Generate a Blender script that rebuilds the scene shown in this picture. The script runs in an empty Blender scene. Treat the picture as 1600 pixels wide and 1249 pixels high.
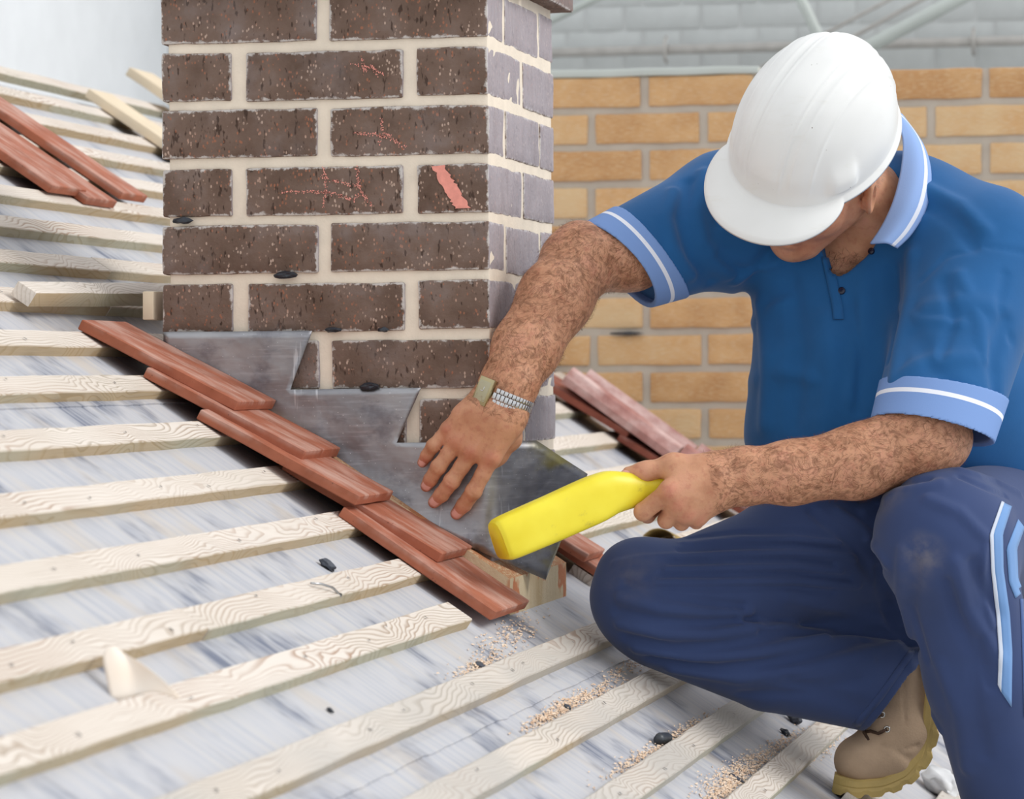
import bpy, bmesh, math, random
import numpy as np
from mathutils import Vector, Matrix, noise as mnoise

random.seed(7)
C = bpy.context.scene.collection
PI = math.pi

# ------------------------------------------------------------------ camera
CAM = np.array([1.06747, -5.04962, -0.02961])
YAW, PIT, ROL, FPX = 0.2023, 0.00756, -0.00748, 5497.7
_F = np.array([-math.sin(YAW) * math.cos(PIT), math.cos(YAW) * math.cos(PIT), -math.sin(PIT)])
_R0 = np.array([math.cos(YAW), math.sin(YAW), 0.0])
_U0 = np.cross(_R0, _F)
_R = _R0 * math.cos(ROL) + _U0 * math.sin(ROL)
_U = -_R0 * math.sin(ROL) + _U0 * math.cos(ROL)


def at(x, y, D):
    """point of the place seen at photo pixel (x, y), D metres along the viewing axis"""
    return CAM + D * (_F + _R * (x - 800) / FPX - _U * (y - 624.5) / FPX)


def ray(x, y):
    return _F + _R * (x - 800) / FPX - _U * (y - 624.5) / FPX


def on_y(x, y, Y):
    v = ray(x, y)
    return CAM + v * (Y - CAM[1]) / v[1]


cam = bpy.data.cameras.new('camera')
cam.sensor_fit = 'HORIZONTAL'
cam.sensor_width = 36
cam.lens = FPX / 1600 * 36
cam.clip_end = 100
cam.dof.use_dof = True
cam.dof.focus_distance = 5.15
cam.dof.aperture_fstop = 9.0
co = bpy.data.objects.new('camera', cam)
C.objects.link(co)
co.matrix_world = Matrix(((_R[0], _U[0], -_F[0], CAM[0]), (_R[1], _U[1], -_F[1], CAM[1]),
                          (_R[2], _U[2], -_F[2], CAM[2]), (0, 0, 0, 1)))
bpy.context.scene.camera = co

# ------------------------------------------------------------------ light
sc = bpy.context.scene
sc.view_settings.view_transform = 'Standard'
sc.view_settings.look = 'None'
sc.view_settings.gamma = 1
sc.view_settings.use_curve_mapping = False
sc.view_settings.exposure = 0.0
w = bpy.data.worlds.new('sky')
sc.world = w
w.use_nodes = True
wn = w.node_tree
bg = wn.nodes['Background']
bg.inputs[0].default_value = (0.93, 0.96, 1.0, 1)
bg.inputs[1].default_value = 1.0


def sun(name, to_light, energy, angle, col):
    l = bpy.data.lights.new(name, 'SUN')
    l.energy = energy
    l.angle = math.radians(angle)
    l.color = col
    o = bpy.data.objects.new(name, l)
    o.rotation_euler = Vector(to_light).to_track_quat('Z', 'Y').to_euler()
    o.location = (3, -2, 5)
    C.objects.link(o)


sun('hazy_sun', (0.82, 0.08, 0.60), 1.6, 26, (1.0, 0.985, 0.96))

# ------------------------------------------------------------------ helpers


def tag(o, label=None, cat=None, group=None, kind=None):
    if label: o['label'] = label
    if cat: o['category'] = cat
    if group: o['group'] = group
    if kind: o['kind'] = kind
    return o


def link(name, me, mat=None, parent=None):
    o = bpy.data.objects.new(name, me)
    C.objects.link(o)
    if mat is not None and not me.materials:
        me.materials.append(mat)
    if parent is not None:
        o.parent = parent
    return o


def empty(name, loc=(0, 0, 0)):
    o = bpy.data.objects.new(name, None)
    o.location = loc
    o.empty_display_size = 0.05
    C.objects.link(o)
    return o


def mesh(name, verts, faces, smooth=False):
    me = bpy.data.meshes.new(name)
    me.from_pydata([tuple(map(float, v)) for v in verts], [], [tuple(f) for f in faces])
    if smooth:
        me.polygons.foreach_set('use_smooth', [True] * len(me.polygons))
    me.update()
    return me


def fix_normals(me):
    bm = bmesh.new()
    bm.from_mesh(me)
    bmesh.ops.recalc_face_normals(bm, faces=bm.faces)
    bm.to_mesh(me)
    bm.free()
    return me


def box_mesh(name, hx, hy, hz, cuts=(1, 1, 1), bev=0.002, rough=0.0, seed=0, seg=2, smooth=True):
    """bevelled box with optional uneven surface; half sizes hx, hy, hz"""
    bm = bmesh.new()
    nx, ny, nz = cuts
    def grid(ax, sgn, na, nb):
        a, b = [i for i in range(3) if i != ax]
        h = (hx, hy, hz)
        vs = []
        for i in range(na + 1):
            row = []
            for j in range(nb + 1):
                p = [0, 0, 0]
                p[ax] = sgn * h[ax]
                p[a] = -h[a] + 2 * h[a] * i / na
                p[b] = -h[b] + 2 * h[b] * j / nb
                row.append(bm.verts.new(p))
            vs.append(row)
        for i in range(na):
            for j in range(nb):
                bm.faces.new((vs[i][j], vs[i + 1][j], vs[i + 1][j + 1], vs[i][j + 1]))
    for s in (-1, 1):
        grid(0, s, ny, nz); grid(1, s, nx, nz); grid(2, s, nx, ny)
    bmesh.ops.remove_doubles(bm, verts=bm.verts, dist=1e-6)
    bmesh.ops.recalc_face_normals(bm, faces=bm.faces)
    if bev > 0:
        es = [e for e in bm.edges if len(e.link_faces) == 2 and e.calc_face_angle(0) > 1.0]
        bmesh.ops.bevel(bm, geom=es, offset=bev, segments=seg, affect='EDGES', profile=0.5)
    if rough > 0:
        off = Vector((seed * 3.17, seed * 1.31, seed * 7.7))
        for v in bm.verts:
            n = mnoise.noise_vector(v.co * 45 + off) * rough + mnoise.noise_vector(v.co * 14 + off) * rough * 1.2
            v.co += n
    me = bpy.data.meshes.new(name)
    bm.to_mesh(me)
    bm.free()
    if smooth:
        me.polygons.foreach_set('use_smooth', [True] * len(me.polygons))
        try:
            me.set_sharp_from_angle(angle=math.radians(26))
        except Exception:
            pass
    return me


def tube_mesh(name, pts, rad, n=10, cap=True):
    pts = [Vector(p) for p in pts]
    if not hasattr(rad, '__len__'):
        rad = [rad] * len(pts)
    verts, faces = [], []
    up = None
    for i, p in enumerate(pts):
        d = (pts[min(i + 1, len(pts) - 1)] - pts[max(i - 1, 0)]).normalized()
        if up is None:
            up = d.orthogonal().normalized()
        up = (up - d * up.dot(d)).normalized()
        s = d.cross(up)
        for k in range(n):
            a = 2 * PI * k / n
            verts.append(p + (up * math.cos(a) + s * math.sin(a)) * rad[i])
    for i in range(len(pts) - 1):
        for k in range(n):
            faces.append((i * n + k, i * n + (k + 1) % n, (i + 1) * n + (k + 1) % n, (i + 1) * n + k))
    if cap:
        faces.append(tuple(range(n - 1, -1, -1)))
        faces.append(tuple(range((len(pts) - 1) * n, len(pts) * n)))
    return fix_normals(mesh(name, verts, faces, True))


# ------------------------------------------------------------------ node helpers
class NT:
    def __init__(self, name, rough=0.6, metallic=0.0, spec=None):
        self.m = bpy.data.materials.new(name)
        self.m.use_nodes = True
        self.t = self.m.node_tree
        self.b = self.t.nodes['Principled BSDF']
        self.b.inputs['Roughness'].default_value = rough
        self.b.inputs['Metallic'].default_value = metallic
        if spec is not None:
            self.b.inputs['Specular IOR Level'].default_value = spec

    def n(self, typ, **kw):
        nd = self.t.nodes.new(typ)
        for k, v in kw.items():
            setattr(nd, k, v)
        return nd

    def l(self, a, b):
        self.t.links.new(a, b)

    def setin(self, sock, v):
        if isinstance(v, (int, float)):
            sock.default_value = v
        elif isinstance(v, tuple):
            sock.default_value = v if len(v) != 3 or sock.type == 'VECTOR' else (*v, 1)
        else:
            self.l(v, sock)

    def math(self, op, a, b=0.0, c=0.0, clamp=False):
        nd = self.n('ShaderNodeMath', operation=op, use_clamp=clamp)
        for i, v in enumerate((a, b, c)):
            self.setin(nd.inputs[i], v)
        return nd.outputs[0]

    def obj(self):
        return self.n('ShaderNodeTexCoord').outputs['Object']

    def pos(self):
        return self.n('ShaderNodeNewGeometry').outputs['Position']

    def sep(self, v):
        nd = self.n('ShaderNodeSeparateXYZ')
        self.l(v, nd.inputs[0])
        return nd.outputs

    def mapping(self, v, scale=(1, 1, 1), loc=(0, 0, 0), rot=(0, 0, 0)):
        nd = self.n('ShaderNodeMapping')
        self.setin(nd.inputs['Vector'], v)
        self.setin(nd.inputs['Scale'], scale)
        self.setin(nd.inputs['Location'], loc)
        self.setin(nd.inputs['Rotation'], rot)
        return nd.outputs[0]

    def noise(self, v, scale=5.0, detail=4.0, rough=0.55, dist=0.0):
        nd = self.n('ShaderNodeTexNoise')
        self.l(v, nd.inputs['Vector'])
        nd.inputs['Scale'].default_value = scale
        nd.inputs['Detail'].default_value = detail
        nd.inputs['Roughness'].default_value = rough
        nd.inputs['Distortion'].default_value = dist
        return nd.outputs['Fac']

    def vor(self, v, scale=5.0, feature='F1'):
        nd = self.n('ShaderNodeTexVoronoi', feature=feature)
        self.l(v, nd.inputs['Vector'])
        nd.inputs['Scale'].default_value = scale
        return nd.outputs

    def ramp(self, v, stops):
        nd = self.n('ShaderNodeValToRGB')
        cr = nd.color_ramp
        while len(cr.elements) > len(stops):
            cr.elements.remove(cr.elements[-1])
        while len(cr.elements) < len(stops):
            cr.elements.new(0.5)
        for e, (p, c) in zip(cr.elements, stops):
            e.position = p
            e.color = (*c, 1) if len(c) == 3 else c
        self.setin(nd.inputs[0], v)
        return nd.outputs[0]

    def smooth(self, v, a, b):
        nd = self.n('ShaderNodeMapRange', interpolation_type='SMOOTHSTEP')
        self.setin(nd.inputs[0], v)
        nd.inputs[1].default_value = a
        nd.inputs[2].default_value = b
        return nd.outputs[0]

    def mix(self, f, a, b, blend='MIX'):
        nd = self.n('ShaderNodeMix', data_type='RGBA', blend_type=blend)
        self.setin(nd.inputs[0], f)
        self.setin(nd.inputs[6], a)
        self.setin(nd.inputs[7], b)
        return nd.outputs[2]

    def rnd(self):
        return self.n('ShaderNodeObjectInfo').outputs['Random']

    def attr(self, name, typ='OBJECT'):
        nd = self.n('ShaderNodeAttribute', attribute_type=typ, attribute_name=name)
        return nd.outputs['Fac']

    def color(self, v):
        self.setin(self.b.inputs['Base Color'], v)

    def rough(self, v):
        self.setin(self.b.inputs['Roughness'], v)

    def bump(self, h, strength=0.3, dist=0.002):
        nd = self.n('ShaderNodeBump')
        nd.inputs['Strength'].default_value = strength
        nd.inputs['Distance'].default_value = dist
        self.l(h, nd.inputs['Height'])
        self.l(nd.outputs[0], self.b.inputs['Normal'])


def S(r, g, b):
    """sRGB 0-255 to linear"""
    f = lambda c: c / 12.92 if c <= 0.04045 else ((c + 0.055) / 1.055) ** 2.4
    return (f(r / 255), f(g / 255), f(b / 255))


# ------------------------------------------------------------------ materials
def m_brick_dark():
    t = NT('brown_wirecut_brick', 0.85, spec=0.25)
    o = t.obj()
    r = t.rnd()
    off = t.n('ShaderNodeCombineXYZ')
    t.l(t.math('MULTIPLY', r, 37.0), off.inputs[0]); t.l(t.math('MULTIPLY', r, 91.0), off.inputs[1])
    v = t.n('ShaderNodeVectorMath', operation='ADD')
    t.l(o, v.inputs[0]); t.l(off.outputs[0], v.inputs[1])
    v = v.outputs[0]
    base = t.ramp(t.noise(v, 14, 5), [(0.3, S(98, 78, 66)), (0.55, S(122, 101, 89)), (0.75, S(134, 118, 110))])
    # vertical drag pits
    pits = t.noise(t.mapping(v, (1, 1, 0.35)), 150, 2, 0.6)
    base = t.mix(t.math('MULTIPLY', t.smooth(pits, 0.60, 0.70), 0.75), base, S(58, 42, 34))
    sp = t.vor(t.mapping(v, (1, 1, 0.6)), 190)
    spk = t.math('MULTIPLY', t.smooth(sp['Distance'], 0.34, 0.20), t.smooth(t.noise(v, 60, 3), 0.44, 0.56))
    base = t.mix(t.math('MULTIPLY', spk, 0.8), base, t.mix(t.smooth(t.noise(v, 23, 1), 0.45, 0.6), S(168, 110, 84), S(205, 178, 160)))
    # dry mortar haze on the arrises
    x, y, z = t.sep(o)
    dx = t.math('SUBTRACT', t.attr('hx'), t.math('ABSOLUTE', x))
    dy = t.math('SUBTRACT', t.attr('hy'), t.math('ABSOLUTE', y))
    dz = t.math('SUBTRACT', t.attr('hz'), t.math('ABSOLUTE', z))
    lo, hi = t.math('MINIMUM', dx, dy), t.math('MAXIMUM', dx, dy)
    e2 = t.math('MAXIMUM', lo, t.math('MINIMUM', hi, dz))
    nn = t.noise(v, 55, 4, 0.7)
    ed = t.math('SUBTRACT', e2, t.math('MULTIPLY', t.math('SUBTRACT', nn, 0.5), 0.022))
    base = t.mix(t.math('MULTIPLY', t.smooth(ed, 0.0035, 0.0), 0.85), base, S(214, 208, 202))
    hz = t.smooth(t.noise(v, 9, 4, 0.65), 0.50, 0.78)
    base = t.mix(t.math('MULTIPLY', hz, 0.4), base, S(150, 140, 138))
    # mortar smear plus the brighter daylight, both painted pale into the side faces
    smear_and_light = t.math('MULTIPLY', t.smooth(t.math('SUBTRACT', t.math('MINIMUM', dy, dz), dx), -0.001, 0.003), t.attr('smear_and_light'))
    base = t.mix(t.math('MULTIPLY', smear_and_light, t.math('ADD', 0.42, t.math('MULTIPLY', t.noise(t.mapping(v, (1, 1, .3)), 45, 3), 0.3))), base, S(196, 190, 198))
    t.color(base)
    t.bump(t.math('SUBTRACT', t.noise(v, 120, 4), t.math('MULTIPLY', t.smooth(pits, 0.6, 0.72), 0.8)), 0.55, 0.003)
    return t.m


def m_brick_tan(name, c0, c1, c2, bump=0.5):
    t = NT(name, 0.9, spec=0.2)
    o = t.obj()
    r = t.rnd()
    off = t.n('ShaderNodeCombineXYZ')
    t.l(t.math('MULTIPLY', r, 57.0), off.inputs[0]); t.l(t.math('MULTIPLY', r, 31.0), off.inputs[2])
    v = t.n('ShaderNodeVectorMath', operation='ADD')
    t.l(o, v.inputs[0]); t.l(off.outputs[0], v.inputs[1])
    v = v.outputs[0]
    base = t.ramp(t.math('ADD', t.math('MULTIPLY', t.noise(v, 10, 4), 0.7), t.math('MULTIPLY', r, 0.35)),
                  [(0.3, c0), (0.52, c1), (0.75, c2)])
    cut = t.noise(t.mapping(v, (60, 20, 260), rot=(0, 0.75, 0)), 1.0, 3)
    base = t.mix(t.math('MULTIPLY', t.smooth(cut, 0.45, 0.7), 0.35), base, (0.80, 0.66, 0.46))
    t.color(base)
    t.bump(cut, bump, 0.004)
    return t.m


def m_simple(name, col, rough=0.7, var=0.12, scale=12, metallic=0.0, bump=0.0, spec=None, bscale=80):
    t = NT(name, rough, metallic, spec)
    o = t.obj()
    nz = t.noise(o, scale, 4)
    d = tuple(c * (1 - var) for c in col)
    h = tuple(min(1, c * (1 + var)) for c in col)
    t.color(t.ramp(nz, [(0.3, d), (0.7, h)]))
    if bump:
        t.bump(t.noise(o, bscale, 4), bump, 0.002)
    return t.m


def m_batten():
    """sawn treated pine: x across, y along the stick, z up; end rows tinted by the treatment"""
    t = NT('treated_pine', 0.75, spec=0.25)
    o = t.obj()
    r = t.rnd()
    off = t.n('ShaderNodeCombineXYZ')
    t.l(t.math('MULTIPLY', r, 17.0), off.inputs[0]); t.l(t.math('MULTIPLY', r, 63.0), off.inputs[1]); t.l(t.math('MULTIPLY', r, 29.0), off.inputs[2])
    v = t.n('ShaderNodeVectorMath', operation='ADD')
    t.l(o, v.inputs[0]); t.l(off.outputs[0], v.inputs[1])
    v = v.outputs[0]
    x, y, z = t.sep(o)
    warp = t.noise(t.mapping(v, (9, 3.2, 9)), 1.0, 2.0, 0.5, 0.6)
    field = t.math('ADD', t.math('MULTIPLY', x, 150.0), t.math('MULTIPLY', warp, 19.0))
    field = t.math('ADD', field, t.math('MULTIPLY', z, 40.0))
    ring = t.math('FRACT', field)
    line = t.math('MULTIPLY', t.smooth(ring, 0.45, 0.9), t.smooth(ring, 1.0, 0.93))
    fibre = t.noise(t.mapping(v, (260, 7, 260)), 1.0, 3)
    pale = t.ramp(t.noise(t.mapping(v, (6, 1.2, 6)), 1.0, 3), [(0.3, S(214, 203, 190)), (0.6, S(226, 216, 205)), (0.8, S(206, 198, 188))])
    grain = t.mix(t.smooth(t.noise(t.mapping(v, (3, 2, 3)), 1.0, 2), 0.35, 0.7), S(166, 132, 108), S(170, 158, 140))
    amt = t.math('MULTIPLY', line, t.math('ADD', 0.28, t.math('MULTIPLY', t.smooth(t.noise(t.mapping(v, (8, 2.1, 8)), 1.0, 3), 0.35, 0.65), 0.6)))
    c = t.mix(amt, pale, grain)
    c = t.mix(t.math('MULTIPLY', t.smooth(fibre, 0.5, 0.75), 0.25), c, S(176, 160, 144))
    # treatment stain on the sawn edges
    nrm = t.n('ShaderNodeVectorTransform', vector_type='NORMAL', convert_from='WORLD', convert_to='OBJECT')
    t.l(t.n('ShaderNodeNewGeometry').outputs['True Normal'], nrm.inputs[0])
    nx, ny, nz = t.sep(nrm.outputs[0])
    side = t.smooth(t.math('ABSOLUTE', nx), 0.6, 0.85)
    tint = t.mix(t.smooth(t.noise(t.mapping(v, (4, 1.4, 4)), 1.0, 2), 0.42, 0.6), S(176, 150, 106), S(166, 164, 138))
    c = t.mix(t.math('MULTIPLY', side, 0.75), c, tint)
    # grey weathering towards the eaves
    c = t.mix(t.math('MULTIPLY', t.attr('weather'), t.smooth(t.noise(t.mapping(v, (5, 2, 5)), 1.0, 3), 0.3, 0.65)), c, S(182, 178, 172))
    t.color(c)
    t.bump(t.math('ADD', fibre, t.math('MULTIPLY', line, -0.6)), 0.25, 0.002)
    return t.m


def m_sarking():
    t = NT('grey_sarking_board', 0.62, spec=0.3)
    o = t.obj()
    st = t.noise(t.mapping(o, (4, 52, 4)), 1.0, 5, 0.65)
    big = t.noise(t.mapping(o, (4.5, 5, 3)), 1.0, 4, 0.6)
    c = t.ramp(st, [(0.2, S(164, 169, 180)), (0.5, S(194, 194, 198)), (0.8, S(208, 203, 196))])
    scuff = t.math('MULTIPLY', t.smooth(big, 0.50, 0.66), t.smooth(st, 0.30, 0.62))
    c = t.mix(t.math('MULTIPLY', scuff, 0.85), c, S(84, 96, 122))
    warm = t.smooth(t.noise(t.mapping(o, (5, 7, 5), (3, 1, 2)), 1.0, 2), 0.56, 0.7)
    c = t.mix(t.math('MULTIPLY', warm, 0.35), c, S(206, 190, 168))
    fine = t.noise(t.mapping(o, (30, 700, 30)), 1.0, 2)
    c = t.mix(t.math('MULTIPLY', t.smooth(fine, 0.55, 0.75), 0.15), c, S(128, 134, 150))
    t.color(c)
    t.bump(st, 0.12, 0.002)
    return t.m


def m_tile(name='terracotta', c0=S(150, 86, 62), c1=S(176, 106, 80), dust=S(210, 178, 164), damt=0.75):
    t = NT(name, 0.72, spec=0.3)
    o = t.obj()
    r = t.rnd()
    off = t.n('ShaderNodeCombineXYZ')
    t.l(t.math('MULTIPLY', r, 17.0), off.inputs[0]); t.l(t.math('MULTIPLY', r, 63.0), off.inputs[1])
    v = t.n('ShaderNodeVectorMath', operation='ADD')
    t.l(o, v.inputs[0]); t.l(off.outputs[0], v.inputs[1])
    v = v.outputs[0]
    c = t.ramp(t.noise(v, 22, 5), [(0.3, c0), (0.7, c1)])
    # chalky scuff worn along the tile's top face
    x, y, z = t.sep(o)
    topn = t.smooth(z, -0.002, 0.006)
    d = t.noise(t.mapping(v, (9, 20, 8)), 1.0, 5, 0.62)
    c = t.mix(t.math('MULTIPLY', t.math('MULTIPLY', t.smooth(d, 0.40, 0.70), topn), damt * 0.8), c, dust)
    c = t.mix(t.math('MULTIPLY', t.smooth(t.vor(v, 90)['Distance'], 0.12, 0.05), 0.5), c, S(60, 40, 40))
    t.color(c)
    t.bump(t.noise(v, 160, 3), 0.2, 0.001)
    return t.m


def m_lead():
    t = NT('milled_lead', 0.42, 1.0)
    o = t.obj()
    n1 = t.noise(t.mapping(o, (6, 6, 14)), 1.0, 5, 0.6)
    str_ = t.noise(t.mapping(o, (18, 18, 220), rot=(0, 0.35, 0)), 1.0, 3)
    c = t.ramp(n1, [(0.25, S(128, 127, 132)), (0.5, S(156, 155, 158)), (0.8, S(188, 187, 188))])
    c = t.mix(t.math('MULTIPLY', t.smooth(str_, 0.5, 0.7), 0.35), c, S(186, 186, 192))
    blot = t.noise(t.mapping(o, (11, 11, 15)), 1.0, 5, 0.65)
    c = t.mix(t.math('MULTIPLY', t.smooth(blot, 0.5, 0.68), 0.55), c, S(98, 96, 106))
    scr = t.noise(t.mapping(o, (30, 30, 4), rot=(0, .5, 0)), 1.0, 4, .7)
    c = t.mix(t.math('MULTIPLY', t.smooth(scr, 0.64, 0.70), 0.6), c, S(216, 215, 218))
    sp = t.vor(o, 120)['Distance']
    c = t.mix(t.math('MULTIPLY', t.smooth(sp, 0.10, 0.04), 0.8), c, S(225, 225, 228))
    # yellow rub marks left by the plastic dresser
    x, y, z = t.sep(o)
    yl = t.math('MULTIPLY', t.smooth(t.noise(t.mapping(o, (9, 9, 16)), 1.0, 3), 0.44, 0.60), t.smooth(x, 0.035, 0.075))
    c = t.mix(t.math('MULTIPLY', yl, 0.6), c, S(186, 168, 40))
    t.color(c)
    t.rough(t.math('ADD', 0.30, t.math('MULTIPLY', n1, 0.25)))
    t.bump(t.noise(t.mapping(o, (1, 1, 1)), 16, 3), 0.35, 0.006)
    return t.m


M = {}
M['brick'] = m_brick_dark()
M['tan'] = m_brick_tan('tan_brick', S(200, 152, 104), S(220, 176, 126), S(226, 194, 150))
M['greybrick'] = m_simple('grey_painted_brick', S(200, 203, 201), 0.6, 0.05, 14, bump=0.15)
M['greyjoint'] = m_simple('grey_painted_joint', S(200, 202, 200), 0.6, 0.05, 14)
M['mortar'] = m_simple('cream_mortar', S(240, 226, 206), 0.9, 0.06, 30, bump=0.3, bscale=220)
M['greymortar'] = m_simple('grey_mortar', S(196, 186, 172), 0.9, 0.08, 18, bump=0.3, bscale=160)
M['plaster'] = m_simple('white_plaster', S(236, 238, 240), 0.8, 0.05, 4)
M['batten'] = m_batten()
M['sarking'] = m_sarking()
M['tile'] = m_tile()
M['ridge'] = m_tile('pink_concrete_tile', S(150, 98, 90), S(188, 140, 132), S(224, 200, 194), 0.9)
M['lead'] = m_lead()
M['steel'] = m_simple('pale_painted_steel', S(196, 202, 196), 0.45, 0.04, 8)
M['conduit'] = m_simple('galvanised_conduit', S(186, 182, 176), 0.5, 0.12, 20)
M['black'] = m_simple('black_lead_wedge', S(40, 44, 52), 0.35, 0.3, 60, bump=0.5)
M['greybit'] = m_simple('dark_grey_scrap', S(70, 74, 84), 0.6, 0.3, 60, bump=0.5)
M['chalk'] = m_simple('pink_chalk', S(240, 158, 142), 0.95, 0.1, 90)
M['floor'] = m_simple('grey_concrete', S(150, 150, 150), 0.8, 0.1, 3)
M['zinc'] = m_simple('bright_steel', S(190, 190, 190), 0.3, 0.1, 20, metallic=1.0)

# ------------------------------------------------------------------ the roof
PT = 0.58983
K = 0.965
O3 = np.array([0, 0, CAM[2] + (-0.39674 - CAM[2]) * K])
X_AT0 = CAM[0] * (1 - K)
O3[0] = X_AT0
DS = np.array([math.cos(PT), 0, -math.sin(PT)])      # down the slope
NR = np.array([math.sin(PT), 0, math.cos(PT)])       # away from the deck
RT = 0.0164                                          # batten thickness
RW = 0.0420                                          # batten width
RIDGE_S, EAVE_S = -1.70, 1.75
Y0, Y1 = -4.0, 2.99


def roofp(s, Y, h=0.0):
    p = O3 + DS * s + NR * h
    return np.array([p[0], Y, p[2]])


def on_roof(x, y, h=0.0):
    v = ray(x, y)
    t = ((O3 + NR * h - CAM) @ NR) / (v @ NR)
    P = CAM + v * t
    return (P - O3) @ DS, P[1]


ROOFM = Matrix(((DS[0], 0, NR[0], O3[0]), (0, 1, 0, 0), (DS[2], 0, NR[2], O3[2]), (0, 0, 0, 1)))


def roof_obj(name, me, mat, s, Y, h, parent=None, rot=None):
    o = link(name, me, mat, parent)
    m = ROOFM @ Matrix.Translation((s, Y, h))
    if rot is not None:
        m = m @ rot
    o.matrix_world = m
    return o


roof = empty('roof')
tag(roof, 'timber battened roof slope with grey sarking', None, None, 'structure')
deck_me = mesh('sarking', [(s, y, h) for h in (-0.04, 0) for s in (RIDGE_S, EAVE_S) for y in (Y0, Y1)],
               [(0, 1, 3, 2), (4, 6, 7, 5), (0, 4, 5, 1), (2, 3, 7, 6), (0, 2, 6, 4), (1, 5, 7, 3)])
fix_normals(deck_me)
deck = roof_obj('sarking', deck_me, M['sarking'], 0, 0, 0, roof)


def lap(px_, py_, s_top, seed):
    """sheet of sarking lapped over the one below; its lower edge is a little ragged"""
    se = on_roof(px_, py_, 0)[0]
    n = 260
    vs, fs = [], []
    for i in range(n + 1):
        y = Y0 + (Y1 - Y0) * i / n
        e = mnoise.noise(Vector((y * 7, seed, 0))) * .004 + mnoise.noise(Vector((y * 31, seed, 3))) * .0025
        hh = .0018 + abs(mnoise.noise(Vector((y * 9, seed, 6)))) * .0028
        vs += [(s_top, y, .0004), (se - .02, y, .0012), (se + e, y, hh), (se + e, y, .0)]
    for i in range(n):
        for k in range(3):
            fs.append((i * 4 + k, i * 4 + k + 1, i * 4 + k + 5, i * 4 + k + 4))
    return roof_obj('sarking', fix_normals(mesh('sarking', vs, fs)), M['sarking'], 0, 0, 0, roof)


lap(150, 636, -0.66, 1)
lap(768, 1134, 0.125, 2)


def batten_mesh(L, seed, w=RW, t=RT):
    """stick with slightly waney arrises, x across (0 = lower arris), y 0..L"""
    n = max(2, int(L / 0.05))
    rs = random.Random(seed)
    vs, fs = [], []
    ph = rs.random() * 50
    for i in range(n + 1):
        y = L * i / n
        a = mnoise.noise(Vector((y * 9, ph, 0))) * 0.0016
        b = mnoise.noise(Vector((y * 9, ph, 9))) * 0.0016
        c = mnoise.noise(Vector((y * 5, ph, 19))) * 0.0012
        ch = 0.0015
        vs += [(a, y, -0.001), (a, y, t - ch + c), (a - ch, y, t + c), (-w + b + ch, y, t + c), (-w + b, y, t - ch + c), (-w + b, y, -0.001)]
    m = 6
    for i in range(n):
        for k in range(5):
            fs.append((i * m + k, i * m + k + 1, (i + 1) * m + k + 1, (i + 1) * m + k))
        fs.append((i * m + 5, i * m, (i + 1) * m, (i + 1) * m + 5))
    fs.append(tuple(range(m)))
    fs.append(tuple(range(n * m + m - 1, n * m - 1, -1)))
    return fix_normals(mesh('batten', vs, fs))


S_FIT = [s * K for s in (-0.71234, -0.59435, -0.47339, -0.35154, -0.23186, -0.11222, -0.00624, 0.12044, 0.24204, 0.361, 0.47799)]


def batten(s, y0, y1, seed, weather=0.0):
    o = roof_obj('batten', batten_mesh(y1 - y0, seed), M['batten'], s, y0, 0, roof)
    o['weather'] = weather
    return o


CH_W = 0.50      # chimney plan size
for i in range(9, 0, -1):                        # up the slope, past the chimney
    s = S_FIT[0] - 0.1152 * i
    if i == 2:
        batten(s, Y0, 0.42, 500 + i); batten(s - 0.002, 0.423, Y1, 530 + i)
    elif i == 1:
        batten(s, Y0, 0.12, 500 + i); batten(s, 0.125, Y1, 530 + i)
    else:
        batten(s, Y0, Y1, 500 + i)
batten(S_FIT[0], Y0, Y1, 1)
for i in range(1, 6):
    if i == 5:
        ye = on_roof(330, 985, RT)[1]
        batten(S_FIT[i], Y0, ye - 0.001, 10 + i)
        batten(S_FIT[i] + 0.0005, ye + 0.001, -0.045, 40 + i)
    else:
        batten(S_FIT[i], Y0, -0.045, 10 + i)
    batten(S_FIT[i], CH_W + 0.08, Y1, 70 + i)
batten(S_FIT[6], Y0, on_roof(735, 965, RT)[1], 61)
batten(S_FIT[6], 0.62, Y1, 62)
for i in range(7, 11):
    batten(S_FIT[i], Y0, Y1, 80 + i, 0.75)
for i in range(1, 10):
    batten(S_FIT[10] + 0.1152 * i, Y0, Y1, 100 + i, 0.75)

# ------------------------------------------------------------------ room shell
def slab(name, lo, hi, mat, kind='structure', label=None):
    h = [(b - a) / 2 for a, b in zip(lo, hi)]
    o = link(name, box_mesh(name, *h, bev=0), mat)
    o.location = [(a + b) / 2 for a, b in zip(lo, hi)]
    tag(o, label, None, None, kind)
    return o


slab('floor', (-2.5, -4.6, -2.3), (4.0, 6.4, -2.2), M['floor'])
slab('wall_left', (-2.55, -4.6, -2.2), (-2.4, 6.4, 3.2), M['plaster'], label='white plastered wall beyond the top of the roof')


def hxyz(o, hx, hy, hz, smear_and_light=0.0):
    o['hx'], o['hy'], o['hz'], o['smear_and_light'] = hx, hy, hz, smear_and_light
    return o


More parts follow.
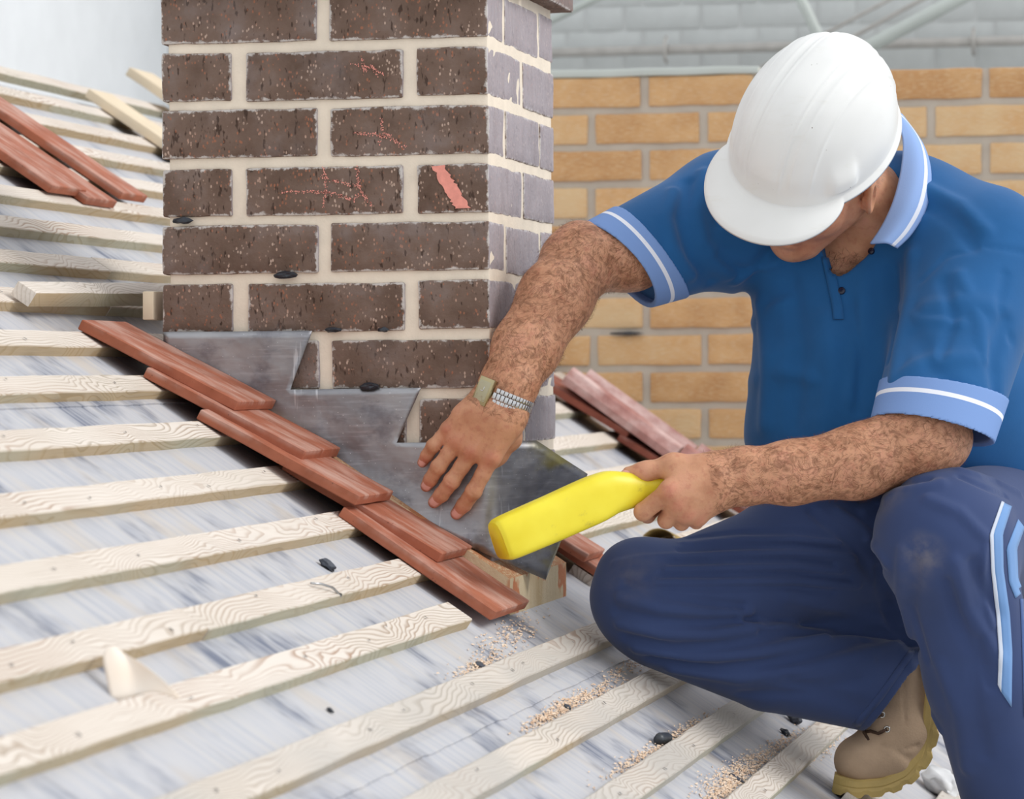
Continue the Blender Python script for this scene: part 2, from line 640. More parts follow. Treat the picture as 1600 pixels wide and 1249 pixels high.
# tan brick wall behind the roof
wb = empty('wall_back', (0, 3.0, 0))
tag(wb, 'tan facing brick wall behind the roof', None, None, 'structure')
WBZ, WBP = 0.655, 0.0857
core = link('mortar_bed', box_mesh('mortar_bed', 1.5, 0.05, (WBZ + 1.25) / 2 - 0.0004, bev=0), M['greymortar'], wb)
core.location = (0.25, 0.056, (WBZ - 1.25) / 2)
tan_meshes = [box_mesh('tan_brick', 0.121, 0.05, 0.034, (10, 3, 4), 0.003, 0.0016, 20 + k) for k in range(6)]
for k in range(22):
    z = WBZ - WBP * k - 0.034
    x0 = (-0.265 if k % 2 == 0 else -0.129) + 0.131
    for j in range(-5, 6):
        x = x0 + 0.262 * j
        if x < -1.2 or x > 1.72:
            continue
        # only where the wall stands above the roof
        if z + 0.05 < O3[2] - (x - 0.13 - O3[0]) * math.tan(PT) - 0.1 - 0.18:
            continue
        b = link('brick', tan_meshes[(k * 7 + j * 3) % 6], M['tan'], wb)
        b.location = (x + random.uniform(-.002, .002), 0.05 + random.uniform(-.002, .001), z + random.uniform(-.001, .001))
cap = link('mortar_cap', box_mesh('mortar_cap', 0.52, 0.055, 0.009, (12, 1, 1), 0.003, 0.002, 5), M['steel'], wb)
cap.location = (-0.52, 0.05, WBZ + 0.010)

# grey painted brick wall far behind
wf = empty('wall_far', (0, 6.2, 0))
tag(wf, 'grey painted brick wall far behind', None, None, 'structure')
fc = link('painted_joint', box_mesh('painted_joint', 3.2, 0.05, 2.7, bev=0), M['greyjoint'], wf)
fc.location = (0.7, 0.0525, 0.5)
fm = box_mesh('painted_brick', 0.119, 0.05, 0.0375, (4, 1, 2), 0.004, 0.0016, 3)
fh = box_mesh('painted_brick', 0.0565, 0.05, 0.0375, (3, 1, 2), 0.004, 0.0016, 4)
for k in range(7):
    z = 1.116 + 0.079 * (k - 3)
    x = -1.42 + (0.19 if k % 2 else 0.0)
    j = 0
    while x < 1.0:
        hdr = (j % 2 == 1)
        L = 0.113 if hdr else 0.238
        b = link('brick', fh if hdr else fm, M['greybrick'], wf)
        b.location = (x + L / 2, 0.05 + random.uniform(-.002, .001), z)
        x += L + 0.013
        j += 1
# ------------------------------------------------------------------ chimney
ch = empty('chimney', (-0.25, 0.25, -0.39))
tag(ch, 'square brown brick chimney with cream mortar joints rising through the roof', 'chimney')


def child(o, parent):
    """parent without moving"""
    mw = o.matrix_world.copy()
    o.parent = parent
    bpy.context.view_layer.update
    o.matrix_parent_inverse = Matrix.Translation(parent.location).inverted()
    return o


COURSE, BH = 0.086, 0.0715
core = link('mortar', box_mesh('mortar', 0.2445, 0.2445, 0.58, (24, 24, 46), 0.004, 0.0005, 2), M['mortar'])
core.location = (-0.2461, 0.25, 0.045)
child(core, ch)
_bm = {}


def chim_brick(cx, cy, cz, lx, ly, seed, smear_and_light=1.0, lz=BH):
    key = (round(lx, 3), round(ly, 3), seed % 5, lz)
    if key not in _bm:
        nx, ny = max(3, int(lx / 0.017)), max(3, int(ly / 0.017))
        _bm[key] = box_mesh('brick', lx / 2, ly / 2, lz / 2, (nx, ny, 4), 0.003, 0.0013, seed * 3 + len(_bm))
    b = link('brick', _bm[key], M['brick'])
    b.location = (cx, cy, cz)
    hxyz(b, lx / 2, ly / 2, lz / 2, smear_and_light)
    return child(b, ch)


rs = random.Random(3)
for k in range(-1, 10):
    zt = 0.45 - COURSE * k
    zc = zt - BH / 2
    j = lambda a=0.0018: rs.uniform(-a, a)
    t = 0.108
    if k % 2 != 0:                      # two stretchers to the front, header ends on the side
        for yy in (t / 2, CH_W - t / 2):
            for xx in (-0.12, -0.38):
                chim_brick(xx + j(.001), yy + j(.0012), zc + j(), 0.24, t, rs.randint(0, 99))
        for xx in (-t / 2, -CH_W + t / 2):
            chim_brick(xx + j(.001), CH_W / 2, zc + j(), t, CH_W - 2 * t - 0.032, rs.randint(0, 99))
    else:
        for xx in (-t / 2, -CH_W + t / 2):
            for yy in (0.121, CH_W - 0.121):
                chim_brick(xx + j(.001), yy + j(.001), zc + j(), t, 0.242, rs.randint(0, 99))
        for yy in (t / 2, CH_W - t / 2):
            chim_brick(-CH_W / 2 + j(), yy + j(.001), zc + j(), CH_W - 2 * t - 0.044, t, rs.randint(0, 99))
# corbelled course at the top of the stack
zc = 0.55 + BH / 2
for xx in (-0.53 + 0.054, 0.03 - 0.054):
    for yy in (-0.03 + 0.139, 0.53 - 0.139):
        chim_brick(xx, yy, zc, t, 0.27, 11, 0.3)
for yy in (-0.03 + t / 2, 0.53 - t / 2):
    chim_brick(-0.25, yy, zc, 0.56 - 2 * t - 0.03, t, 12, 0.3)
cc = link('mortar', box_mesh('mortar', 0.27, 0.27, 0.035, bev=0.002), M['mortar'])
cc.location = (-0.25, 0.25, 0.588)
child(cc, ch)


# chalk marks on the front face
def chalk(pts, w, seed, dens=1.0):
    r = random.Random(seed)
    vs, fs = [], []
    for (x0, y0), (x1, y1) in zip(pts[:-1], pts[1:]):
        n = max(2, int(math.hypot(x1 - x0, y1 - y0) / 0.7))
        for i in range(n):
            if r.random() > dens:
                continue
            f = i / n
            x, y = x0 + (x1 - x0) * f + r.gauss(0, w * .5), y0 + (y1 - y0) * f + r.gauss(0, w * .5)
            c = on_y(x, y, -0.0034)
            a = r.random() * 6.3
            rad = 0.0008 * r.uniform(.5, 1.5)
            b = len(vs)
            for q in range(5):
                vs.append((c[0] + rad * math.cos(a + q * 1.2566), c[1], c[2] + rad * math.sin(a + q * 1.2566) * 1.3))
            fs.append(tuple(range(b, b + 5)))
    o = link('chalk_mark', mesh('chalk_mark', vs, fs), M['chalk'])
    return child(o, ch)


def chalk_slash():
    r = random.Random(8)
    L, Rr = [(676, 260), (684, 278), (696, 297), (704, 314), (712, 326)], [(693, 258), (702, 272), (712, 288), (722, 304), (734, 325)]
    vs, fs = [], []
    n = 22
    for i in range(n + 1):
        f = i / n * 4; k = min(3, int(f)); g = f - k
        for A in (L, Rr):
            x = A[k][0] + (A[k + 1][0] - A[k][0]) * g + r.uniform(-2.6, 2.6)
            y = A[k][1] + (A[k + 1][1] - A[k][1]) * g
            vs.append(on_y(x, y, -0.0036))
    for i in range(n):
        fs.append((2 * i, 2 * i + 1, 2 * i + 3, 2 * i + 2))
    o = link('chalk_mark', mesh('chalk_mark', vs, fs), M['chalk'])
    so = o.modifiers.new('thick', 'SOLIDIFY'); so.thickness = 0.0012
    o['label'] = 'broad pink chalk slash'
    return child(o, ch)


chalk_slash()
chalk([(440, 300), (480, 299), (520, 303), (552, 312), (565, 300)], 3, 2, .7)
chalk([(505, 262), (510, 290), (506, 325)], 2.5, 3, .6)
chalk([(500, 275), (530, 285), (560, 290)], 3, 4, .6)
chalk([(558, 262), (560, 290), (568, 305), (582, 322)], 2.5, 5, .7)
chalk([(552, 208), (590, 211), (602, 215)], 2.5, 6, .75)
chalk([(596, 185), (598, 210), (592, 225)], 2.5, 7, .7)
chalk([(600, 208), (620, 222), (636, 232)], 4, 8, .6)
chalk([(548, 100), (580, 106), (600, 116)], 3, 9, .5)
chalk([(566, 92), (570, 112), (580, 104), (590, 118)], 3, 10, .5)


# upstand of mortar-smeared board round the foot of the stack
def plinth_mesh():
    top_h = 0.046
    pts = []
    sL, sR = roof_s(-0.44), roof_s(0.036)
    prof = []
    for s in (sL, sR):
        b, tt = roofp(s, 0, -0.002), roofp(s, 0, top_h)
        prof.append(((b[0], b[2]), (b[0], tt[2] if False else b[2] + top_h / math.cos(PT))))
    (bl, tl), (br, tr) = prof
    ring = [bl, br, tr, tl]
    vs = [(x, y, z) for y in (-0.042, 0.40) for x, z in ring]
    return fix_normals(mesh('upstand', vs, [(0, 1, 2, 3), (7, 6, 5, 4), (0, 4, 5, 1), (1, 5, 6, 2), (2, 6, 7, 3), (3, 7, 4, 0)]))


def roof_s(x):
    return (x - O3[0]) / DS[0]


def m_upstand():
    t = NT('mortar_smeared_board', 0.85, spec=0.2)
    o = t.obj()
    c = t.ramp(t.noise(t.mapping(o, (12, 12, 5)), 1.0, 4), [(0.3, S(196, 170, 128)), (0.55, S(218, 200, 168)), (0.75, S(206, 178, 134))])
    c = t.mix(t.smooth(t.noise(o, 14, 3), 0.56, 0.62), c, S(196, 128, 92))
    x, y, z = t.sep(o)
    g = t.noise(o, 240, 3)
    nrm = t.sep(t.n('ShaderNodeNewGeometry').outputs['Normal'])
    c = t.mix(t.math('MULTIPLY', t.smooth(nrm[2], .5, .7), t.smooth(g, 0.3, 0.6)), c, S(186, 128, 88))
    t.color(c)
    t.bump(g, 0.4, 0.003)
    return t.m


M['upstand'] = m_upstand()
up = child(link('upstand', plinth_mesh(), M['upstand']), ch)
up['label'] = 'sandy mortar-smeared upstand board'

# black lead wedges in the joints
wedge_me = []
for k in range(3):
    bm = bmesh.new()
    bmesh.ops.create_icosphere(bm, subdivisions=2, radius=1)
    for v in bm.verts:
        v.co = Vector((v.co.x * 0.018, v.co.y * 0.008, v.co.z * 0.0065))
        v.co += mnoise.noise_vector(v.co * 130 + Vector((k * 9, 0, 0))) * 0.0035
    me = bpy.data.meshes.new('lead_wedge')
    bm.to_mesh(me); bm.free()
    wedge_me.append(me)
for i, (x, y, Y, sc_, lab) in enumerate([
        (287, 345, -0.004, .9, 'black lead wedge sticking out of the joint at the chimney left edge'),
        (446, 430, -0.007, 1.05, 'crumpled black lead wedge in the joint two courses above the flashing'),
        (520, 515.5, -0.009, .75, 'black lead wedge right beside the top step of the flashing'),
        (600, 515.5, -0.008, .5, 'small black lead wedge in the joint between two stretchers'),
        (577, 604, -0.011, .85, 'black lead wedge along the top edge of the second flashing step')]):
    o = link('lead_wedge', wedge_me[i % 3], M['black'])
    o.location = on_y(x, y, Y)
    o.scale = (sc_, 1, .8 if sc_ > .8 else .6)
    tag(o, lab, 'wedge', 'lead wedges in the chimney joints')

# ------------------------------------------------------------------ lead flashing
def flashing():
    YF = -0.0085
    top = [(257, 519), (489, 517), (455, 609), (659, 606), (621, 692), (752, 691)]
    T = [on_y(x, y, YF) for x, y in top]
    xs0 = T[0][0]
    PH = math.radians(58)
    ux, uy = math.cos(PH), math.sin(PH)
    R = 0.022

    def unroll(u):                       # u = run along the sheet, 0 at the bend
        if u <= -R * PH / 2:
            return np.array([u + R * PH / 2 - R * math.tan(PH / 2), YF])
        if u >= R * PH / 2:
            q = u - R * PH / 2 + R * math.tan(PH / 2)
            return np.array([q * ux, YF + q * uy])
        a = (u + R * PH / 2) / R
        x0 = -R * math.tan(PH / 2)
        return np.array([x0 + R * math.sin(a), YF + R * (1 - math.cos(a))])

    def prj(x, y):                       # photo pixel to (u, z) on the wing plane
        nn = np.array([-uy, ux, 0]); v = ray(x, y)
        t_ = ((np.array([0, YF, 0]) - CAM) @ nn) / (v @ nn)
        P = CAM + v * t_
        return P[0] * ux + (P[1] - YF) * uy, P[2]
    wing_top = [prj(836, 690), prj(917, 741)]
    wing_bot = [prj(757, 862), prj(851, 906)]
    # outline as top(u), bottom(u)
    def bottom(u):
        a = on_y(600, 786, YF); b = on_y(752, 862, YF)
        if u < 0:
            return a[2] + (b[2] - a[2]) * (u - a[0]) / (b[0] - a[0])
        (u0, z0), (u1, z1) = wing_bot
        zb0 = a[2] + (b[2] - a[2]) * (0 - a[0]) / (b[0] - a[0])
        if u < u1:
            return zb0 + (z1 - zb0) * u / u1
        (u2, z2) = wing_top[1]
        return z1 + (z2 - z1) * (u - u1) / (u2 - u1)

    def topz(u):
        if u < T[1][0]:
            return T[0][2] + (T[1][2] - T[0][2]) * (u - T[0][0]) / (T[1][0] - T[0][0])
        if u < T[3][0]:
            return T[2][2] + (T[3][2] - T[2][2]) * (u - T[2][0]) / (T[3][0] - T[2][0])
        if u < wing_top[0][0]:
            return T[4][2] + (u - T[4][0]) * 0.01
        (u0, z0), (u1, z1) = wing_top
        return T[4][2] + (z1 - T[4][2]) * (u - u0) / (u1 - u0)
    # three strips: each riser slants, so build column by column with a shear in the stepped part
    vs, fs = [], []
    NZ = 14

    def strip(top_pts, bot_fn, u_bot, n):
        """columns from (u_top,z_top) to (u_bot, bottom) """
        base = len(vs)
        for i in range(n + 1):
            f = i / n
            ut = top_pts[0][0] + (top_pts[1][0] - top_pts[0][0]) * f
            zt = top_pts[0][1] + (top_pts[1][1] - top_pts[0][1]) * f
            ub = u_bot[0] + (u_bot[1] - u_bot[0]) * f
            zb = bot_fn(ub)
            for j in range(NZ + 1):
                g = j / NZ
                u = ut + (ub - ut) * g
                z = zt + (zb - zt) * g
                xy = unroll(u)
                d = mnoise.noise(Vector((u * 14, z * 14, 1))) * 0.0022 + mnoise.noise(Vector((u * 40, z * 40, 5))) * 0.0008
                flare = max(0, (0.06 - (z - zb))) ** 2 * 2.0 * min(1, g * 3) if u < -0.02 else 0
                if u <= 0:
                    dv = np.array([0, -abs(d) - flare])
                else:
                    dv = np.array([uy, -ux]) * d
                p = xy + dv
                vs.append((p[0], p[1], z))
        for i in range(n):
            for j in range(NZ):
                a = base + i * (NZ + 1) + j
                fs.append((a, a + 1, a + NZ + 2, a + NZ + 1))
    uA, uB, uC, uD = T[0][0], T[2][0], T[4][0], 0.0
    z_at = lambda q: (q[0], q[2])
    # risers: upper part of step one between top edge and level of the next top
    def riser(p_top0, p_top1, p_bot0, p_bot1, n, m):
        base = len(vs)
        for i in range(n + 1):
            f = i / n
            a = np.array(p_top0) * (1 - f) + np.array(p_top1) * f
            b = np.array(p_bot0) * (1 - f) + np.array(p_bot1) * f
            for j in range(m + 1):
                g = j / m
                u, z = a * (1 - g) + b * g
                xy = unroll(u)
                d = mnoise.noise(Vector((u * 14, z * 14, 1))) * 0.0022 + mnoise.noise(Vector((u * 40, z * 40, 5))) * 0.0008
                vs.append((xy[0], xy[1] - abs(d), z))
        for i in range(n):
            for j in range(m):
                q = base + i * (m + 1) + j
                fs.append((q, q + 1, q + m + 2, q + m + 1))
    l1 = (uA - 0.0, T[2][2])
    riser(z_at(T[0]), z_at(T[1]), l1, z_at(T[2]), 24, 8)
    l2a = (uA, T[4][2]); 
    # step two block spans uA..T[3]
    riser(l1, z_at(T[2]), (uA, T[4][2]), (T[2][0], T[4][2]), 24, 8)
    riser(z_at(T[2]), z_at(T[3]), (T[2][0], T[4][2]), z_at(T[4]), 20, 8)
    strip([(uA, T[4][2]), (T[2][0], T[4][2])], lambda u: min(bottom(u), T[4][2] - 0.001), (uA, T[2][0]), 24)
    strip([(T[2][0], T[4][2]), (T[4][0], T[4][2])], lambda u: min(bottom(u), T[4][2] - 0.001), (T[2][0], T[4][0]), 20)
    strip([(T[4][0], T[4][2]), (wing_top[0][0], T[4][2] + .001)], bottom, (T[4][0], wing_bot[1][0] * .45), 30)
    strip([(wing_top[0][0], T[4][2] + .001), wing_top[1]], bottom, (wing_bot[1][0] * .45, wing_bot[1][0]), 16)
    me = mesh('lead_flashing', vs, fs, True)
    bm = bmesh.new(); bm.from_mesh(me)
    bmesh.ops.remove_doubles(bm, verts=bm.verts, dist=0.0004)
    bmesh.ops.recalc_face_normals(bm, faces=bm.faces)
    bm.to_mesh(me); bm.free()
    o = link('lead_flashing', me, M['lead'])
    md = o.modifiers.new('thick', 'SOLIDIFY'); md.thickness = 0.0022; md.offset = 0
    tag(o, 'grey stepped lead sheet dressed against the chimney and round its corner', 'flashing')
    return o


flashing()

# ------------------------------------------------------------------ roof tiles
TT = 0.0155


def tile_mesh(seed, L=0.265, W=0.20):
    """x down the slope 0..L, y 0..W, z centred"""
    me = box_mesh('roof_tile', L / 2, W / 2, TT / 2, (10, 8, 1), 0.0014, 0.0005, seed, 1)
    return me


def lay(name, me, mat, s_tail, h_tail, s_head, h_head, Yc, label, group, cat='roof tile', L=0.265, yaw=0.0):
    """top-level tile with its underside running from head to tail"""
    a = math.atan2(h_head - h_tail, s_tail - s_head)
    o = link(name, me, mat)
    m = ROOFM @ Matrix.Translation((s_tail, Yc, h_tail)) @ Matrix.Rotation(yaw, 4, 'Z') @ Matrix.Rotation(a, 4, 'Y') @ Matrix.Translation((-L / 2, 0, TT / 2))
    o.matrix_world = m
    return tag(o, label, cat, group)


HB = [.0475, .0460, .0430, .0330, .0166]
tails = [(366, 643), (470, 720.5), (555, 791), (683, 880), (766, 971)]
labs = ['topmost red flat tile in the row lapping down beside the lead',
        'second tile from the top of the row beside the lead',
        'middle tile of the five lapped beside the lead',
        'second tile from the bottom of the row beside the lead',
        'lowest tile of the row, its tail clear over the last batten']
heads = [-0.735, -0.632, -0.52, -0.40, -0.268]
for i in range(5):
    s, y = on_roof(*tails[i], HB[i])
    hh = RT + 0.0006
    hd = min(HB[i], hh) if i < 4 else HB[i]
    W = 0.20 if i < 4 else 0.235
    L = 0.262
    lay('roof_tile', tile_mesh(i, L, W), M['tile'], s, HB[i] + 0.0005, s - L, hd if i < 4 else HB[i] + 0.0005, y + W / 2, labs[i], 'flat tiles lapped beside the chimney', L=L)

# loose tiles lying further up the slope
for i, (q, L, W, hb, yaw, lab) in enumerate([
        ((75, 301), .42, .185, .022, 0.0, 'red loose tile lying furthest forward of three up the slope'),
        ((131, 320), .44, .165, .018, 0.0, 'red loose tile in the middle of three lying up the slope'),
        ((186, 312), .42, .15, .018, 0.0, 'red loose tile furthest back of three lying up the slope')]):
    s, y = on_roof(*q, hb)
    lay('roof_tile', tile_mesh(20 + i, L, W), M['tile'], s, hb, s - L, hb, y + W / 2, lab, 'loose tiles up the slope', L=L)

# tiles on the far side of the stack
for i, (q, L, hb, lab) in enumerate([
        ((912, 879), .27, .036, 'top red tile of the pair seen beyond the mallet tip'),
        ((935, 905), .30, .019, 'lower red tile between the lead corner and the kneeling man')]):
    s, y = on_roof(*q, hb)
    W = 0.16
    lay('roof_tile', tile_mesh(30 + i, L, W), M['tile'], s, hb, s - L, hb - .012 if i == 0 else hb, y + W / 2, lab, 'red tiles beyond the chimney', L=L)


# interlocking tiles along the brick wall
def roll_tile(L, W):
    prof = [(0, .012), (.012, .03), (.03, .036), (.05, .026), (.07, .006), (W - .05, .006), (W - .03, .010), (W - .012, .03), (W, .03)]
    vs, fs = [], []
    for x in (0, L):
        for y, z in prof:
            vs.append((x, y, z + .012))
        for y, z in reversed(prof):
            vs.append((x, y, z - .004))
    n = len(prof) * 2
    for k in range(n):
        fs.append((k, (k + 1) % n, n + (k + 1) % n, n + k))
    fs.append(tuple(range(n))); fs.append(tuple(range(2 * n - 1, n - 1, -1)))
    return fix_normals(mesh('interlocking_tile', vs, fs, False))


rm = roll_tile(0.296, 0.26)
sA, yA = on_roof(868, 604, .045)
for i in (1, 2):
    s = sA - 0.30 + 0.30 * i
    o = link('interlocking_tile', rm, M['ridge'])
    o.matrix_world = ROOFM @ Matrix.Translation((s, min(2.70, yA) + .03, .036 + .012)) @ Matrix.Rotation(0.035, 4, 'Y')
    tag(o, ['pink concrete roll tile hidden partly by the chimney', 'pink roll tile next to the brick wall just right of the chimney',
            'pink roll tile at the wall behind the gripping hand', 'pink roll tile at the wall lowest of the row behind the man'][i],
        'roof tile', 'roll tiles along the brick wall')

M['tiledark'] = m_tile('dark_red_tile', S(120, 62, 48), S(150, 84, 66), S(190, 150, 140), 0.5)
for i in range(2):
    s, y = on_roof(985, 692, .018)
    L = .32
    s += .305 * i
    lay('roof_tile', tile_mesh(40 + i, L, .22), M['tiledark'], s, .034, s - L, .018, min(y, 2.66), ['dark red flat tile under the roll tiles right of the chimney', 'dark red flat tile under the roll tiles behind the gripping fist', 'lowest dark red flat tile along the brick wall behind the man'][i], 'dark tiles along the brick wall', L=L)

# ------------------------------------------------------------------ loose timber
def stick(name, p0, p1, wv, tv, mat, label, cat, group=None):
    """sawn board from p0 to p1, width vector wv and thickness vector tv"""
    p0, p1 = Vector(p0), Vector(p1)
    ax = (p1 - p0); L = ax.length; ax.normalize()
    wv, tv = Vector(wv), Vector(tv)
    o = link(name, box_mesh(name, wv.length / 2, L / 2, tv.length / 2, (2, 10, 1), 0.0015, 0.0008, 3), mat)
    m = Matrix.Identity(4)
    wd, td = wv.normalized(), tv.normalized()
    for r in range(3):
        m[r][0], m[r][1], m[r][2], m[r][3] = wd[r], ax[r], td[r], ((p0 + p1) / 2)[r]
    o.matrix_world = m
    o['weather'] = 0.0
    return tag(o, label, cat, group)


M['board'] = m_simple('pale_board', S(226, 208, 180), 0.8, 0.06, 10, bump=.1)
dsv, nrv = Vector(DS), Vector(NR)
yv = Vector((0, 1, 0))
def rp(x, y, h):
    s, Y = on_roof(x, y, h)
    return Vector(roofp(s, Y, h))
# boards leaning down the slope near the ridge
a = rp(140, 146, .03)
stick('board', a + yv * .06, a + dsv * .55 + yv * .06, yv * .16, nrv * .02, M['board'], 'pale board lying down the slope left of the chimney', 'board')
a = rp(203, 112, .05)
stick('board', a + yv * .07, a + dsv * .6 + yv * .07, yv * .18, nrv * .022, M['board'], 'pale board furthest up the roof half hidden by the chimney', 'board')
# plank with its end block beside the stack
s, Y = on_roof(52, 447, .05)
stick('timber_plank', roofp(s, Y, .030), roofp(s - .02, 0.42, .046), dsv * .032, nrv * .024, M['batten'], 'rough sawn plank lying across the battens into the chimney', 'plank')
p = Vector(on_y(241, 478, .03))
stick('timber_block', p + Vector((0, -0.03, 0)), p + Vector((0, 0.05, 0)), Vector((.017, 0, 0)), Vector((0, 0, .043)), M['board'], 'short timber block under the plank end at the chimney corner', 'block')

# ------------------------------------------------------------------ background steel and pipes
def far(x, y, Y):
    return on_y(x, y, Y)


z_p = far(870, 81, 6.10)[2]
pipe = empty('conduit_pipe', (0, 6.1, z_p))
tag(pipe, 'grey conduit pipe running level along the painted wall', 'pipe')
o = link('pipe', tube_mesh('pipe', [(-2.2, 6.13, z_p), (3.0, 6.13, z_p)], 0.016, 12), M['conduit'])
child(o, pipe)
for x in (1040, 1521):
    P = far(x, 76, 6.13)
    c = link('clip', tube_mesh('clip', [(P[0] + .018 * q[0], P[1] - .004 + .02 * q[1], z_p + .024 * q[2]) for q in
             [(0, 1, -1.6), (0, -.6, -1.1), (0, -1.0, 0), (0, -.6, 1.1), (0, 1, 1.8)]], 0.006, 8), M['conduit'])
    child(c, pipe)


def brace(name, q0, q1, Y, r, mat, label, cat, ext=0.0):
    a, b = far(*q0, Y), far(*q1, Y)
    d = b - a
    a = a - d * ext; b = b + d * ext
    o = link(name, tube_mesh(name, [a, (a + b) / 2, b], r, 14), mat)
    return tag(o, label, cat)


brace('steel_brace', (1247, -10), (1300, 100), 5.6, 0.0165, M['steel'], 'pale steel strut dropping steeply behind the hard hat', 'brace', 1.2)
brace('steel_brace', (1340, 82), (1510, -8), 5.5, 0.0215, M['steel'], 'broad pale diagonal steel tube right of the hard hat', 'brace', 1.5)
brace('conduit_pipe', (1290, 52), (1400, -6), 5.9, 0.006, M['conduit'], 'thin upper conduit beside the diagonal steel tube', 'pipe', 1.5)
brace('conduit_pipe', (1325, 62), (1450, -6), 5.9, 0.007, M['conduit'], 'lower rusty conduit against the diagonal steel tube', 'pipe', 1.5)
brace('steel_brace', (898, 14), (942, -8), 5.6, 0.012, M['steel'], 'pale steel tube end beside the chimney corbel', 'brace', 2.5)

# ------------------------------------------------------------------ small things on the roof
def m_paper():
    t = NT('cream_paper', 0.8)
    o = t.obj()
    t.color(t.ramp(t.noise(o, 9, 2), [(0.35, S(240, 220, 198)), (0.65, S(244, 234, 222))]))
    t.b.inputs['Subsurface Weight'].default_value = 0.0
    return t.m


M['paper'] = m_paper()
def paper():
    s0, Y0_ = on_roof(230, 1095, RT)
    base = roofp(s0, Y0_, RT)
    D0 = (base - CAM) @ _F
    rows = [  # pixel rows of the folded scrap (px, py, depth offset)
        [(172, 1098, .0), (196, 1094, .004), (219, 1086, .012), (246, 1078, .002), (292, 1101, -.012)],
        [(167, 1060, .01), (192, 1050, .015), (212, 1058, .022), (238, 1062, .012), (268, 1074, .0)],
        [(158, 1028, .02), (180, 1015, .025), (200, 1034, .03), (216, 1036, .024), (240, 1052, .012)],
        [(166, 1012, .03), (177, 1008, .03), (186, 1016, .034), (200, 1025, .03), (222, 1038, .02)]]
    vs = [at(x, y, D0 + dd) for r in rows for x, y, dd in r]
    fs = [(i * 5 + j, i * 5 + j + 1, i * 5 + j + 6, i * 5 + j + 5) for i in range(3) for j in range(4)]
    o = link('paper_scrap', mesh('paper_scrap', vs, fs, True), M['paper'])
    sd = o.modifiers.new('soft', 'SUBSURF'); sd.levels = sd.render_levels = 2
    so = o.modifiers.new('thick', 'SOLIDIFY'); so.thickness = 0.0006
    tag(o, 'folded cream paper scrap standing between two battens', 'paper')


paper()


def lump(name, x, y, h, size, mat, label, cat, seed=0, stretch=(1.5, 1, .7), rz=0.0):
    bm = bmesh.new()
    bmesh.ops.create_icosphere(bm, subdivisions=3, radius=1)
    for v in bm.verts:
        n = mnoise.noise_vector(v.co * 1.6 + Vector((seed * 5.1, 2, seed))) * 0.45
        v.co = Vector(((v.co.x + n.x) * stretch[0], (v.co.y + n.y) * stretch[1], (v.co.z + n.z) * stretch[2])) * size
    lo = min(v.co.z for v in bm.verts)
    for v in bm.verts: v.co.z -= lo + size * .05
    me = bpy.data.meshes.new(name); bm.to_mesh(me); bm.free()
    me.polygons.foreach_set('use_smooth', [True] * len(me.polygons))
    s, Y = on_roof(x, y, h)
    o = roof_obj(name, me, mat, s, Y, h, None, Matrix.Rotation(rz, 4, 'Z'))
    return tag(o, label, cat)


lump('lead_scrap', 509, 888, 0, .0075, M['greybit'], 'twisted dark scrap behind the batten with the bent nail', 'scrap', 1, (1.6, 1.0, .8), .3)
lump('stone_chip', 748, 1044, 0, .006, M['greybit'], 'grey stone chip at the edge of a batten below the lowest tile', 'stone', 2, (1.3, 1.6, .6))
lump('mortar_crumb', 885, 1108, 0, .004, M['greybit'], 'small brown crumb beside the sawdust', 'crumb', 3)
lump('mortar_crumb', 514, 1113, 0, .0032, M['black'], 'tiny dark crumb alone on the sarking', 'crumb', 5)
lump('lead_scrap', 1238, 1128, 0, .011, M['greybit'], 'dark crumpled scrap between battens beneath the trouser cuff', 'scrap', 6, (1.2, 1.8, .8))
lump('lead_scrap', 1225, 1148, 0, .006, M['black'], 'black bit just below the crumpled scrap', 'scrap', 7)
lump('lead_scrap', 1150, 1218, 0, .0065, M['greybit'], 'grey flake lying in the coarse sawdust', 'scrap', 8, (1.8, 1.4, .35))
M['plug'] = m_simple('dark_plastic', S(58, 62, 68), 0.4, 0.2, 40)
s, Y = on_roof(1036, 1157, .007)
plug = roof_obj('pipe_plug', tube_mesh('pipe_plug', [(-.004, -.03, 0), (-.004, -.012, .0), (.001, .02, 0), (.002, .034, 0)], [.0065, .008, .008, .0055], 12), M['plug'], s, Y, .009)
tag(plug, 'short dark plastic plug lying on the sarking near the knee', 'plug')
# bent nail on the batten
s, Y = on_roof(505, 922, RT)
nl = roof_obj('bent_nail', tube_mesh('bent_nail', [(-.012, -.03, .003), (-.004, -.012, .006), (.006, .016, .005), (.013, .032, .0), (.0148, .040, -.002)], [.0016, .0017, .0017, .0016, .003], 8), M['zinc'], s, Y, RT + .001)
tag(nl, 'bent silver nail lying on a batten by its joint', 'nail')


M['white'] = m_simple('white_plastic_film', S(226, 226, 226), 0.5, 0.03, 20)
lump('plastic_wrap', 1462, 1240, 0, .026, M['white'], 'crumpled white plastic wrap under the boot heel', 'plastic', 11, (1.3, 1.5, .8))


def kraft():
    s0, Y0_ = on_roof(1008, 842, 0)
    vs, fs = [], []
    for i in range(13):
        a = PI * i / 12 * .8
        for j in range(5):
            vs.append(roofp(s0 + .035 - .045 * math.cos(a) * .9 + .006 * j, Y0_ + .03 * j + .01 * math.sin(a * 2), .002 + .034 * math.sin(a) * (1 - .08 * j)))
    for i in range(12):
        for j in range(4):
            fs.append((i * 5 + j, i * 5 + j + 1, i * 5 + j + 6, i * 5 + j + 5))
    o = link('kraft_paper', mesh('kraft_paper', vs, fs, True), m_simple('kraft_paper', S(166, 140, 84), 0.8, 0.12, 20))
    so = o.modifiers.new('thick', 'SOLIDIFY'); so.thickness = 0.0012
    tag(o, 'curled brown paper lying on the roof behind the kneeling knee', 'paper')


kraft()


